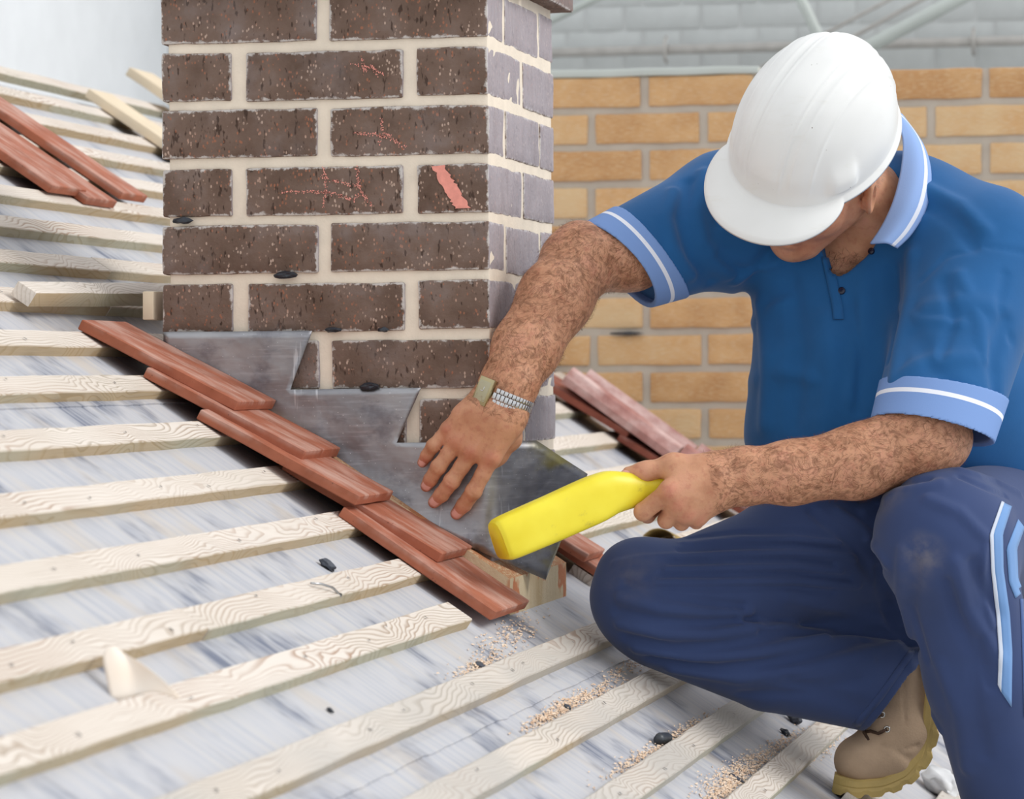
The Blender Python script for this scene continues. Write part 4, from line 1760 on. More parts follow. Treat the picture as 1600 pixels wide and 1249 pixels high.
def folds_on(sc_, strokes, gain=1.5):
    """press folds into the cloth along strokes drawn on its visible side"""
    todo = []
    for pts, w_, amp in strokes:
        xs, ys = np.array([p[0] for p in pts], float), np.array([p[1] for p in pts], float)
        t_ = np.linspace(0, len(pts) - 1, (len(pts) - 1) * 4 + 1)
        X, Y = np.interp(t_, range(len(pts)), xs), np.interp(t_, range(len(pts)), ys)
        todo.append((sc_.march(X, Y), w_ * .85, amp * gain))
    for P, w_, amp in todo:
        sc_.fold(list(P), w_, amp)


folds_on(shirt, [
    ([(1052, 300), (1040, 340), (1052, 390), (1080, 430)], .012, .006),
    ([(1075, 285), (1062, 340), (1078, 400), (1110, 440)], .010, -.006),
    ([(1100, 270), (1090, 330), (1100, 380), (1140, 430)], .012, .005),
    ([(1160, 470), (1175, 440), (1200, 400), (1240, 380)], .014, -.006),
    ([(1150, 440), (1190, 420), (1230, 400)], .010, .005),
    ([(1190, 480), (1200, 560), (1196, 660)], .020, .006),
    ([(1235, 440), (1250, 540), (1240, 660)], .018, -.005),
    ([(1290, 500), (1300, 580), (1285, 690)], .022, .005),
    ([(1395, 420), (1400, 500), (1392, 540), (1388, 560)], .011, -.008),
    ([(1425, 400), (1420, 470), (1402, 550), (1398, 590)], .014, .006),
    ([(1350, 430), (1345, 520), (1330, 620)], .018, .004),
    ([(1440, 440), (1480, 400), (1540, 385), (1600, 395)], .005, -.0022),
    ([(1440, 290), (1460, 300), (1500, 320), (1540, 360)], .012, .006),
    ([(1438, 318), (1470, 330), (1500, 350), (1520, 385)], .012, -.006),
    ([(1450, 480), (1500, 470), (1560, 480)], .020, .004),
    ([(1560, 640), (1550, 560), (1570, 500)], .014, -.006),
    ([(1430, 520), (1460, 580), (1520, 620)], .016, -.003),
    ([(1400, 590), (1450, 560), (1520, 560)], .016, .004),
    ([(1125, 262), (1115, 310), (1122, 350)], .008, -.005),
    ([(1120, 400), (1150, 420), (1190, 425)], .008, -.005),
    ([(1165, 520), (1185, 500), (1230, 470)], .012, .005),
    ([(1170, 600), (1220, 580), (1300, 600)], .016, .004),
    ([(1330, 470), (1345, 560), (1340, 640)], .010, -.004),
    ([(1475, 440), (1490, 500), (1470, 560)], .010, -.004),
    ([(1500, 430), (1530, 500), (1540, 560)], .012, .004),
    ([(1570, 430), (1560, 480), (1580, 530)], .010, -.004),
    ([(1400, 480), (1440, 500), (1500, 505)], .010, .003),
])


def m_cloth(name, col, dark=0.82, weave=900, rough=0.9, bump=0.12, extra=None):
    t = NT(name, rough, spec=0.15)
    p = t.pos()
    n = t.noise(p, 9, 4)
    d = tuple(c * dark for c in col)
    c = t.ramp(n, [(0.3, d), (0.7, col)])
    if extra:
        c = extra(t, c, p)
    t.color(c)
    t.b.inputs['Sheen Weight'].default_value = 0.15
    wv = t.noise(p, weave, 1)
    t.bump(t.math('ADD', wv, t.math('MULTIPLY', t.noise(p, 60, 3), 2.0)), bump, 0.0012)
    return t.m


M['shirt'] = m_cloth('blue_pique', S(40, 98, 154))
sh = part('polo_shirt', shirt.surface('polo_shirt', 0.0046), M['shirt'], None, 'royal blue knitted polo shirt')


def m_stripe(name, base, stripe, origin, axis, lo, hi):
    t = NT(name, 0.9, spec=0.15)
    p = t.pos()
    dp = t.n('ShaderNodeVectorMath', operation='SUBTRACT')
    t.l(p, dp.inputs[0]); dp.inputs[1].default_value = tuple(origin)
    dt = t.n('ShaderNodeVectorMath', operation='DOT_PRODUCT')
    t.l(dp.outputs[0], dt.inputs[0]); dt.inputs[1].default_value = tuple(axis)
    v = dt.outputs['Value']
    m_ = t.math('MULTIPLY', t.math('GREATER_THAN', v, lo), t.math('LESS_THAN', v, hi))
    t.color(t.mix(m_, base, stripe))
    t.bump(t.noise(t.mapping(p, (1, 1, 1)), 500, 2), 0.15, 0.001)
    return t.m


LB, WH = S(126, 156, 208), S(236, 238, 246)


def cuff(name, c, n, S0, S1, r0, r1, wd, wide):
    """ribbed band closing the sleeve"""
    s = Sculpt()
    e = .0022
    s.econe(S0, S1 + (np.array(S1) - np.array(S0)) * .05, (r0[0] + e, r0[1] + e), (r1[0] + e, r1[1] + e), wd, 0)
    ax = (np.array(S1) - np.array(S0)); L_ = np.linalg.norm(ax); ax = ax / L_
    s.cut(c + n * .0015, n, c + n * .17, .17, .002)
    s.cut(c - n * wide, -n, c - n * (wide + .24), .24, .002)
    f0 = ((c - S0) @ ax - .09) / L_
    mid = S0 + ax * L_ * f0
    q = hol - .001
    s.econe(mid, S1 + ax * .06, (r0[0] + (r1[0] - r0[0]) * f0 - q, r0[1] + (r1[1] - r0[1]) * f0 - q), (r1[0] - q, r1[1] - q), wd, .001, 'sub')
    me = s.surface(name, 0.0026)
    part(name, me, m_stripe('cuff_rib', LB, WH, c, -n, wide * .38, wide * .66), None, 'light blue ribbed sleeve cuff with a white stripe')


cuff('cuff', rc, rn2, RS0, RS1, (.100, .085), (.075, .062), cv(.45, -.9, .1), .024)
cuff('cuff', lc, ln2, LS0, LS1, (.106, .10), (.0885, .075), cv(1, .25, 0), .026)


# collar
def ribbon(name, cols, nsub=6, thick=.003, mat=None, label=None):
    """lofted cloth band; cols = rows of 3-D points"""
    P = np.array(cols, float)          # (rows, n, 3)
    def res(Q, m):
        t_ = np.linspace(0, len(Q) - 1, m)
        i = np.clip(t_.astype(int), 0, len(Q) - 2); f = (t_ - i)[:, None, None]
        p0, p1, p2, p3 = Q[np.maximum(i - 1, 0)], Q[i], Q[i + 1], Q[np.minimum(i + 2, len(Q) - 1)]
        return .5 * ((2 * p1) + (-p0 + p2) * f + (2 * p0 - 5 * p1 + 4 * p2 - p3) * f ** 2 + (-p0 + 3 * p1 - 3 * p2 + p3) * f ** 3)
    Q = res(P, (len(P) - 1) * nsub + 1)
    Q = np.swapaxes(res(np.swapaxes(Q, 0, 1), (P.shape[1] - 1) * nsub + 1), 0, 1)
    a, b = Q.shape[:2]
    me = mesh(name, Q.reshape(-1, 3), [(i * b + j, i * b + j + 1, (i + 1) * b + j + 1, (i + 1) * b + j) for i in range(a - 1) for j in range(b - 1)], True)
    uv = me.uv_layers.new(name='UVMap')
    ids = np.zeros(len(me.loops), dtype=np.int32); me.loops.foreach_get('vertex_index', ids)
    uvs = np.stack([(ids % b) / (b - 1), (ids // b) / (a - 1)], 1)
    uv.data.foreach_set('uv', uvs.astype(np.float32).ravel())
    o = part(name, me, mat, None, label)
    so = o.modifiers.new('thick', 'SOLIDIFY'); so.thickness = thick; so.offset = 0
    return o


def m_collar():
    t = NT('collar_rib', 0.9, spec=0.15)
    uvn = t.n('ShaderNodeUVMap'); uvn.uv_map = 'UVMap'
    u = t.sep(uvn.outputs[0])[0]
    m_ = t.math('MULTIPLY', t.math('GREATER_THAN', u, .68), t.math('LESS_THAN', u, .80))
    t.color(t.mix(m_, S(150, 178, 226), WH))
    t.bump(t.noise(t.pos(), 500, 2), 0.15, 0.001)
    return t.m


M['collar'] = m_collar()
rows = []
for (ix, iy, iD), (ox, oy, oD) in [((1340, 208, 5.47), (1352, 196, 5.50)), ((1372, 196, 5.43), (1398, 176, 5.47)), ((1396, 194, 5.39), (1418, 192, 5.43)), ((1410, 215, 5.35), (1444, 232, 5.38)),
                                   ((1408, 262, 5.315), (1454, 275, 5.335)), ((1397, 310, 5.287), (1447, 324, 5.302)),
                                   ((1380, 350, 5.277), (1425, 364, 5.284)), ((1360, 381, 5.268), (1401, 388, 5.274))]:
    a, b = at(ix, iy, iD), at(ox, oy, oD)
    mid = (a + b) / 2 + VIEW * .012 + cv(.3, .6, 0) * .006
    rows.append([a - VIEW * -.0, mid, b])
ribbon('collar', rows, 6, .004, M['collar'], 'pale blue folded collar with a white stripe')
# the far wing of the collar, below the chin
rows = []
for (ix, iy, iD), (ox, oy, oD) in [((1268, 352, 5.33), (1250, 372, 5.33)), ((1278, 380, 5.29), (1262, 402, 5.288)), ((1290, 402, 5.265), (1274, 426, 5.265))]:
    a, b = at(ix, iy, iD), at(ox, oy, oD)
    rows.append([a, (a + b) / 2 + VIEW * .006, b])
# placket edges and button
M['button'] = m_simple('navy_button', S(24, 28, 52), 0.25, 0.1, 40)
q = shirt.march(np.array([1315.]), np.array([455.]))[0]; nn_ = shirt.normal(q[None])[0]
bt = part('button', tube_mesh('button', [q - nn_ * .001, q + nn_ * .0022, q + nn_ * .003], [.0058, .0058, .0045], 16), M['button'], None, 'dark round placket button')
q = shirt.march(np.array([1362.]), np.array([393.]))[0]; nn_ = shirt.normal(q[None])[0]
part('button', tube_mesh('button', [q - nn_ * .001, q + nn_ * .003], [.005, .005], 14), M['button'], None, 'dark collar button')


def strip_on(sc_, name, edgeA, edgeB, n, off, mat, label, thick=.002, m=3):
    def samp(E):
        t_ = np.linspace(0, len(E) - 1, n)
        return np.interp(t_, range(len(E)), [e[0] for e in E]), np.interp(t_, range(len(E)), [e[1] for e in E])
    ax_, ay_ = samp(edgeA); bx_, by_ = samp(edgeB)
    vs = []
    cols = []
    for j in range(m + 1):
        f = j / m
        P = sc_.march(ax_ * (1 - f) + bx_ * f, ay_ * (1 - f) + by_ * f)
        cols.append(P + sc_.normal(P, .006) * off)
    Q = np.stack(cols, 1)
    good = (np.abs(sc_.ev(Q.reshape(-1, 3))) < .012).reshape(n, m + 1)
    fs = []
    for i in range(n - 1):
        for j in range(m):
            q = ((i, j), (i, j + 1), (i + 1, j + 1), (i + 1, j))
            if all(good[k] for k in q) and max(np.linalg.norm(Q[q[k]] - Q[q[(k + 1) % 4]]) for k in range(4)) < .03:
                fs.append([k[0] * (m + 1) + k[1] for k in q])
    me = mesh(name, Q.reshape(-1, 3), fs, True)
    bm = bmesh.new(); bm.from_mesh(me)
    bmesh.ops.delete(bm, geom=[v for v in bm.verts if not v.link_faces], context='VERTS')
    bm.to_mesh(me); bm.free()
    o = part(name, me, mat, None, label)
    so = o.modifiers.new('thick', 'SOLIDIFY'); so.thickness = min(thick, .0012); so.offset = 0
    return o


strip_on(shirt, 'placket', [(1284, 402), (1292, 440), (1300, 478), (1302, 500)], [(1298, 405), (1308, 440), (1316, 478), (1318, 500)], 20, .002, M['shirt'], 'buttoned placket of the polo shirt')

# ------------------------------------------------------------------ trousers
tr = Sculpt()
tr.econe(at(1500, 775, 5.56), at(1580, 790, 5.57), (.12, .11), (.14, .125), _R, .05)
tr.econe(at(1530, 725, 5.545), at(1575, 745, 5.56), (.165, .115), (.17, .118), _R, .04)
tr.cone(at(1300, 862, 5.43), at(1500, 802, 5.52), .090, .12, .04)
# right leg, kneeling
KR = at(1025, 950, 5.235)
tr.chain([at(1490, 850, 5.53), at(1250, 872, 5.39), KR], [px(112), px(104), px(84)], .03)
tr.ell(at(1010, 925, 5.235), [cv(1, 0, 0), cv(0, 1, 0), VIEW], (px(70), px(76), px(72)), .05)
tr.cone(at(985, 896, 5.235), at(980, 930, 5.23), px(40), px(44), .04)
tr.chain([at(1035, 968, 5.235), at(1200, 1042, 5.30), at(1404, 1078, 5.372)], [px(78), px(70), px(76)], .006)
cut_c = at(1389, 1080, 5.37); cut_n = cv(.79, -.61, .0) + VIEW * .1
tr.cut(cut_c, cut_n, cut_c + cut_n * .12, .135, .003)
tr.cone(at(1384, 1078, 5.366), at(1440, 1130, 5.39), px(58), px(66), .002, 'sub')
tr.cone(at(1180, 965, 5.36), at(1420, 990, 5.45), px(42), px(62), .02)
# left leg, knee up
KL = at(1478, 842, 5.13)
tr.chain([at(1590, 830, 5.50), KL], [px(118), px(100)], .05)
tr.ell(at(1462, 835, 5.10), [cv(1, 0, 0), cv(0, 1, 0), VIEW], (px(72), px(84), px(70)), .06)
tr.chain([KL, at(1535, 1060, 5.18), at(1600, 1310, 5.26)], [px(98), px(84), px(78)], .025)
tr.cut(at(1603, 1322, 5.262), at(1600, 1310, 5.26) - at(1535, 1060, 5.18), at(1620, 1420, 5.29), .12, .003)
lefts = [(978, 912), (968, 934), (964, 955), (968, 976), (978, 996), (994, 1014), (1018, 1030), (1050, 1046)]
rights = [(1160, 948), (1172, 958), (1178, 968), (1186, 980), (1230, 990), (1290, 996), (1350, 1000), (1400, 1008)]
gather = []
for i in range(8):
    (x0, y0), (x1, y1) = lefts[i], rights[i]
    sag = 6 + 3 * i
    gather.append(([(x0, y0), (x0 * .7 + x1 * .3, y0 * .7 + y1 * .3 + sag), (x0 * .35 + x1 * .65, y0 * .35 + y1 * .65 + sag * .9), (x1, y1)], .0070 + .0005 * i, (.0066 if i % 2 else -.0064)))
for i in range(9):
    y = 832 + i * 11
    x0 = 1075 - i * 7
    gather.append(([(x0, y + 8 - i), (1150 + (i % 3) * 12, y), (1240, y - 2 + (i % 2) * 3), (1300 + (i % 4) * 14, y + 6)], .0060, (.0042 if i % 2 else -.0040)))
folds_on(tr, gather + [
    ([(1145, 955), (1165, 975), (1200, 985), (1240, 975)], .008, .006),
    ([(1190, 990), (1280, 988), (1380, 990), (1425, 1000)], .008, -.010),
    ([(1270, 800), (1330, 850), (1365, 900)], .010, -.006),
    ([(1310, 800), (1350, 830), (1385, 880)], .010, .005),
    ([(1230, 935), (1300, 950), (1370, 965)], .012, .004),
    ([(1150, 1062), (1260, 1058), (1360, 1030)], .011, .004),
    ([(1160, 1085), (1260, 1084), (1350, 1062)], .010, -.004),
    # crease between the legs and wrinkles at the left knee
    ([(1372, 880), (1380, 930), (1400, 985), (1430, 1010)], .010, -.012),
    ([(1410, 860), (1406, 930), (1425, 1000)], .010, .006),
    ([(1432, 880), (1425, 950), (1448, 1030)], .008, -.005),
    ([(1350, 800), (1400, 770), (1470, 755)], .010, .005),
    ([(1345, 780), (1390, 758), (1450, 750)], .007, -.005),
    ([(1490, 880), (1510, 950), (1560, 1030)], .012, .006),
    ([(1480, 910), (1500, 980), (1550, 1070)], .010, -.005),
    ([(1520, 880), (1540, 930), (1560, 960)], .010, -.005),
    ([(1470, 1040), (1500, 1120), (1510, 1200)], .014, .005),
    ([(1500, 745), (1545, 765), (1572, 775)], .005, -.006),
    ([(1500, 735), (1550, 750), (1590, 770)], .009, .005),
    ([(1230, 1060), (1310, 1090), (1350, 1110)], .016, -.004),
    ([(960, 880), (1000, 872), (1060, 868)], .006, .003),
    ([(1450, 780), (1500, 800), (1540, 840)], .010, .004),
    ([(1530, 1000), (1520, 1080), (1540, 1180)], .012, -.004),
    ([(1400, 980), (1430, 1060), (1470, 1140)], .010, .004),
    ([(1540, 840), (1535, 900), (1550, 980)], .006, .003),
])


def tr_extra(t, c, p):
    for pos_, r_, a_ in ((at(1442, 868, 5.03), .045, .5), (at(1400, 770, 5.10), .06, .35), (at(1425, 920, 5.04), .04, .25), (at(985, 900, 5.17), .06, .2)):
        d = t.n('ShaderNodeVectorMath', operation='DISTANCE')
        t.l(p, d.inputs[0]); d.inputs[1].default_value = tuple(pos_)
        f = t.math('MULTIPLY', t.smooth(d.outputs['Value'], r_, .0), t.smooth(t.noise(p, 40, 4), 0.25, 0.75))
        c = t.mix(t.math('MULTIPLY', f, a_), c, S(150, 142, 136))
    return c


M['navy'] = m_cloth('navy_poplin', S(60, 76, 118), 0.86, 1200, 0.75, 0.06, tr_extra)
part('trousers', tr.surface('trousers', 0.0036), M['navy'], None, 'navy work trousers with dusty knees')
M['ltblue'] = m_cloth('light_blue_tape', S(120, 160, 212), 0.85, 900)
M['piping'] = m_cloth('white_piping', S(206, 214, 228), 0.95, 900)
M['navy2'] = m_cloth('blue_grey_tape', S(92, 116, 168), 0.85, 900)
strip_on(tr, 'side_stripe', [(1567, 786), (1550, 835), (1552, 890), (1561, 960), (1565, 1020), (1563, 1080)], [(1580, 792), (1566, 835), (1567, 890), (1577, 960), (1581, 1020), (1580, 1105)], 40, .0008, M['ltblue'], 'light blue side stripe of the trousers')
strip_on(tr, 'piping', [(1564, 784), (1546, 835), (1548, 890), (1556, 960), (1560, 1020), (1559, 1070)], [(1568, 786), (1551, 835), (1553, 890), (1562, 960), (1566, 1020), (1564, 1082)], 40, .0012, M['piping'], 'white piping beside the stripe')
strip_on(tr, 'side_stripe', [(1590, 812), (1572, 858), (1576, 910), (1586, 935)], [(1600, 825), (1588, 858), (1590, 905), (1598, 925)], 24, .0008, M['ltblue'], 'second light blue stripe')
strip_on(tr, 'side_stripe', [(1593, 930), (1596, 1000), (1600, 1120)], [(1608, 930), (1611, 1000), (1614, 1120)], 24, .0008, M['navy2'], 'blue grey outer stripe')
hem = Sculpt()
# stitched hem round the right leg opening
strip_on(tr, 'hem', [(1424, 1012), (1400, 1045), (1372, 1085), (1332, 1132)], [(1432, 1018), (1408, 1052), (1380, 1092), (1342, 1138)], 24, .0006, M['navy'], None, .0015, 2)

# ------------------------------------------------------------------ boots
M['suede'] = m_simple('tan_suede', S(190, 164, 138), 0.95, 0.10, 22, bump=0.35, spec=0.1, bscale=300)
M['sole'] = m_simple('mustard_rubber', S(190, 164, 100), 0.6, 0.1, 30, bump=0.2)
M['lace'] = m_simple('brown_lace', S(70, 48, 34), 0.8, 0.2, 80)
M['eyelet'] = m_simple('steel_eyelet', S(210, 210, 206), 0.25, 0.05, 20, metallic=1.0)


def boot(T, name, label):
    """T(x, y, w) maps sketch pixels and a sideways offset to the place"""
    b = Sculpt()
    Wd = T(1380, 1150, .01) - T(1380, 1150, 0); Wd /= np.linalg.norm(Wd)
    P = lambda x, y: T(x, y, 0)
    b.econe(P(1350, 1190), P(1392, 1182), (.044, px(36)), (.045, px(38)), Wd, .02)
    b.econe(P(1392, 1182), P(1424, 1140), (.044, px(38)), (.038, px(38)), Wd, .03)
    b.ell(P(1340, 1188), [Wd, cv(1, .05, 0), cv(-.05, 1, 0)], (.043, px(33), px(32)), .03)
    b.econe(P(1424, 1140), P(1428, 1060), (.036, px(34)), (.034, px(30)), Wd, .03)
    b.econe(P(1392, 1132), P(1396, 1030), (.038, px(44)), (.044, px(50)), Wd, .03)
    b.cut(P(1397, 1042), P(1397, 1000) - P(1392, 1060), P(1400, 972), px(74), .002)
    b.fold([T(1352, 1158, .02), T(1380, 1160, .042), T(1412, 1166, .044), T(1432, 1160, .04)], .004, -.003)
    b.fold([T(1411, 1058, .046), T(1412, 1100, .044), T(1416, 1140, .043), T(1408, 1152, .043), T(1370, 1153, .03)], .0022, -.0022)
    b.fold([T(1400, 1170, .045), T(1425, 1185, .045)], .006, -.003)
    root = part(name, b.surface(name, 0.0032), M['suede'], None, label)
    # sole: bends with the toes, treads cut along the edge
    path = [(1303, 1216), (1340, 1222), (1380, 1219), (1412, 1205), (1436, 1178), (1448, 1135), (1453, 1080), (1450, 1010)]
    t_ = np.linspace(0, len(path) - 1, 57)
    X, Y = np.interp(t_, range(len(path)), [p[0] for p in path]), np.interp(t_, range(len(path)), [p[1] for p in path])
    for _ in range(3):
        X[1:-1] = (X[:-2] + X[1:-1] * 2 + X[2:]) / 4; Y[1:-1] = (Y[:-2] + Y[1:-1] * 2 + Y[2:]) / 4
    dx, dy = np.gradient(X), np.gradient(Y)
    ln = np.hypot(dx, dy); nx_, ny_ = -dy / ln, dx / ln
    vs, fs = [], []
    n = len(X)
    for i in range(n):
        f = i / (n - 1)
        hw = .046 * (1 - .55 * max(0, 1 - f / .12) ** 2) * (1 - .18 * math.exp(-((f - .62) / .14) ** 2)) * (1 - .3 * max(0, (f - .9) / .1) ** 2)
        th = 17 + (4.0 if (i % 6) < 4 else -1.0)
        for (o, wq) in ((-8, .94), (-5, 1.0), (4, 1.0), (6, .97), (th * .55, .99), (th, .95)):
            for s in (-1, 1):
                vs.append(T(X[i] + nx_[i] * o, Y[i] + ny_[i] * o, s * hw * wq))
    m = 12
    ring = [0, 2, 4, 6, 8, 10, 11, 9, 7, 5, 3, 1]
    for i in range(n - 1):
        for k in range(m):
            a, c = ring[k], ring[(k + 1) % m]
            fs.append((i * m + a, i * m + c, (i + 1) * m + c, (i + 1) * m + a))
    fs.append([ring[k] for k in range(m)]); fs.append([(n - 1) * m + ring[m - 1 - k] for k in range(m)])
    so = part('sole', fix_normals(mesh('sole', vs, fs)), M['sole'], root, 'mustard rubber sole with treads')
    for x, y in ((1378, 1117), (1386, 1140)):
        q = b.march(np.array([float(x)]), np.array([float(y)]))[0] if name == 'boot' and T is boot_T else T(x, y, .041)
        nn_ = Wd
        ringm = []
        r0 = .0042
        u_ = np.cross(nn_, [0, 0, 1]); u_ /= np.linalg.norm(u_); v_ = np.cross(nn_, u_)
        ringm = [q + (u_ * math.cos(a) + v_ * math.sin(a)) * r0 + nn_ * .001 for a in np.linspace(0, 2 * PI, 17)]
        part('eyelet', tube_mesh('eyelet', ringm, .0014, 6), M['eyelet'], root)
        part('lace', tube_mesh('lace', [q + nn_ * .001, T(x - 14, y + 2, .044), T(x - 26, y - 1, .034), T(x - 38, y + 5, .012), T(x - 40, y + 2, -.01)], .0026, 8), M['lace'], root)
    part('lace', tube_mesh('lace', [T(1352, 1128, .02), T(1350, 1142, .024), T(1358, 1154, .034)], .0026, 8), M['lace'], root)
    return root


def boot_T(x, y, w_):
    return at(x, y, 5.372) + np.array([.10, -.995, 0.0]) * w_


boot(boot_T, 'boot', 'tan suede work boot bent at the toes')


# (parts hang off meshes that keep world coordinates, so the sole is baked the same way)
def baked(me, mw):
    me.transform(mw)
    return me


def left_boot2():
    b = Sculpt()
    an = at(1600, 1310, 5.26)
    fwd = np.array([-.55, -.835, 0.0])
    sd = np.cross(fwd, [0, 0, 1])
    hz = lambda p: roofp((p[0] - O3[0]) / DS[0], p[1], RT)[2]
    heel = np.array([an[0] + .01, an[1] + .03, 0.]); toe = heel + fwd * .20
    heel[2] = hz(heel) + .052; toe[2] = hz(toe) + .052
    d_ = (toe - heel) / np.linalg.norm(toe - heel)
    up_ = np.cross(sd, d_); up_ *= np.sign(up_[2])
    b.econe(heel, toe, (.038, .036), (.043, .034), sd, .03)
    b.cone(heel + np.array([0, 0, .02]), an + np.array([0, 0, .03]), .045, .050, .04)
    root = part('boot', b.surface('boot', .005), M['suede'], None, 'tan suede work boot planted on the roof')
    mw = Matrix.Identity(4)
    c_ = (heel + toe) / 2 + d_ * .008 - up_ * .036
    for r in range(3):
        mw[r][0], mw[r][1], mw[r][2], mw[r][3] = sd[r], d_[r], up_[r], c_[r]
    part('sole', baked(box_mesh('sole', .043, .138, .010, (3, 10, 1), .006, 0, 1), mw), M['sole'], root)


left_boot2()


# ------------------------------------------------------------------ hard hat
def hard_hat():
    nu, nv_ = 360, 100
    a_f, a_b, bw, hh = .147, .146, .1125, .150
    vs, fs = [], []

    def shell(th, v):
        """th round the head (0 = front), v 0 rim .. 1 crown"""
        cs, sn = math.cos(th), math.sin(th)
        r = math.cos(v * PI / 2) ** .78
        z = math.sin(v * PI / 2) ** 1.0
        f = (a_f if cs > 0 else a_b) * cs * r
        l = bw * math.copysign(abs(sn) ** .94, sn) * r
        u = hh * z
        # raised band and ribs running front to back over the crown
        band = 0
        for c_, w_, h_ in ((0.0, .024, .0046), (.052, .011, .0030), (-.052, .011, .0030)):
            x = (abs(l - c_) - w_) / .0032
            band += h_ / (1 + math.exp(max(-30, min(30, x))))
        for c_, h_ in ((.027, .0020), (.066, .0016), (.041, .0012)):
            band += h_ * math.exp(-((abs(l) - c_) / .0022) ** 2)
        band *= min(1, max(0, (u - .015) / .03))
        # flats at the sides above the rim
        q = 0
        for s in (-1, 1):
            q += .010 / (1 + math.exp(max(-30, min(30, (abs(th - s * 1.02) - .17) / .025)))) * math.exp(-max(0, (u - .03) / .022) ** 2) * min(1, max(0, (u - .006) / .012))
        n = np.array([l / bw ** 2, f / a_f ** 2, u / hh ** 2 + 1e-6]); n /= np.linalg.norm(n)
        p = np.array([l, f, u]) + n * (band + q)
        return p
    rows = []
    for j in range(nv_ + 1):
        v = (j / nv_) ** 1.0
        rows.append([shell(2 * PI * i / nu, min(v, .9995)) for i in range(nu)])
    # rim lip and peak
    def lip(th, k):
        cs, sn = math.cos(th), math.sin(th)
        base = shell(th, 0)
        out = np.array([sn, cs, 0])
        pk = max(0, cs - .52) / .48
        pk = pk ** .55 if pk > 0 else 0
        pk = pk * pk * (3 - 2 * pk) * .5 + pk * .5
        e = .006 + .054 * pk
        drop = -.004 - .016 * pk ** 1.2 * k
        bl = base + out * e * k * (1.0 if cs < .3 else 1.0)
        bl[0] *= 1 - .10 * pk * k
        bl[2] += drop * k + (-.004 * k)
        return bl
    K_ = 7
    lips = [[lip(2 * PI * i / nu, k / K_) for i in range(nu)] for k in range(K_, 0, -1)]
    under = [[lip(2 * PI * i / nu, 1) + np.array([0, 0, -.004]) for i in range(nu)],
             [lip(2 * PI * i / nu, .15) * np.array([.985, .985, 1]) + np.array([0, 0, -.0035]) for i in range(nu)]]
    allr = [under[1], under[0]] + lips + rows
    # inner shell
    inner = []
    for j in range(10, -1, -1):
        v = j / 10
        inner.append([shell(2 * PI * i / nu, min(v, .999)) * .972 + np.array([0, 0, -.002]) for i in range(nu)])
    allr = inner + allr
    for r in allr:
        for p in r:
            vs.append(hp(p[0], p[1], p[2]))
    for j in range(len(allr) - 1):
        for i in range(nu):
            fs.append((j * nu + i, j * nu + (i + 1) % nu, (j + 1) * nu + (i + 1) % nu, (j + 1) * nu + i))
    me = fix_normals(mesh('hard_hat', vs, fs, True))
    t = NT('white_hat_plastic', 0.34, spec=0.5)
    o = t.pos()
    c = t.ramp(t.noise(o, 7, 3), [(0.3, S(230, 230, 227)), (0.7, S(240, 240, 237))])
    sp = t.vor(o, 46)['Distance']
    c = t.mix(t.math('MULTIPLY', t.smooth(sp, 0.045, 0.03), t.smooth(t.noise(o, 12, 2), .52, .58)), c, S(120, 100, 84))
    gr = t.smooth(t.noise(t.mapping(o, (10, 10, 40)), 1.0, 4, .7), .55, .8)
    c = t.mix(t.math('MULTIPLY', gr, .22), c, S(206, 198, 176))
    t.color(c)
    t.bump(t.noise(o, 300, 2), 0.03, 0.001)
    M['hat'] = t.m
    part('hard_hat', me, M['hat'], None, 'white ribbed safety helmet with short peak')


hard_hat()

# closed eyes under the peak, and brows
M['brow'] = m_simple('brow_hair', S(96, 76, 60), 0.8, 0.2, 80)
for s in (-1, 1):
    part('eyebrow', tube_mesh('eyebrow', [hq(.016 * s, .098, -.016), hq(.034 * s, .092, -.011), hq(.052 * s, .079, -.017)], [.003, .004, .002], 8), M['brow'])
    part('eyelashes', tube_mesh('eyelashes', [hq(.019 * s, .0795, -.043), hq(.033 * s, .083, -.0445), hq(.046 * s, .074, -.043)], [.0008, .0014, .0008], 6), M['brow'])

# cropped hair at the nape
def nape():
    rg = np.random.default_rng(2)
    ok = [i for i in range(nv) if False]
    q = (co_ - HC) @ HEADM.T
    ids = np.where((q[:, 1] < -.045) & (q[:, 2] > -.125) & (q[:, 2] < -.02) & (np.abs(q[:, 0]) < .09))[0]
    if not len(ids): return
    nrm = np.zeros(nv * 3); bme.vertices.foreach_get('normal', nrm); nrm = nrm.reshape(-1, 3)
    vs, fs = [], []
    for i in rg.choice(ids, min(1500, len(ids)), replace=False):
        p, n = co_[i], nrm[i]
        d = -hu + rg.normal(0, .3, 3); d -= n * (d @ n); d /= np.linalg.norm(d)
        s = np.cross(d, n) * .0002
        p2 = p + d * .007 + n * .002
        b = len(vs); vs += [p - s, p + s, p2]; fs.append((b, b + 1, b + 2))
    t = NT('grey_hair', 0.6); t.color(S(120, 112, 104))
    o = part('hair', mesh('hair', vs, fs), t.m, None, 'short greying hair')
    o['kind'] = 'stuff'


nape()


# chest hair in the open neck
def chest_hair():
    rg = np.random.default_rng(12)
    vs, fs = [], []
    X = rg.uniform(1288, 1345, 260); Y = rg.uniform(395, 452, 260)
    P = body.march(X, Y); n = body.normal(P)
    for p, q in zip(P, n):
        d = cv(*rg.normal(0, 1, 3)) + cv(0, -.6, 0); d -= q * (d @ q); d /= np.linalg.norm(d)
        s = np.cross(d, q) * .00012
        b = len(vs); vs += [p - s, p + s, p + d * .006 + q * .003, p + d * .011 + q * .003]; fs.append((b, b + 1, b + 2)); fs.append((b + 1, b + 3, b + 2))
    o = part('chest_hair', mesh('chest_hair', vs, fs), M['hair']); o['kind'] = 'stuff'


chest_hair()

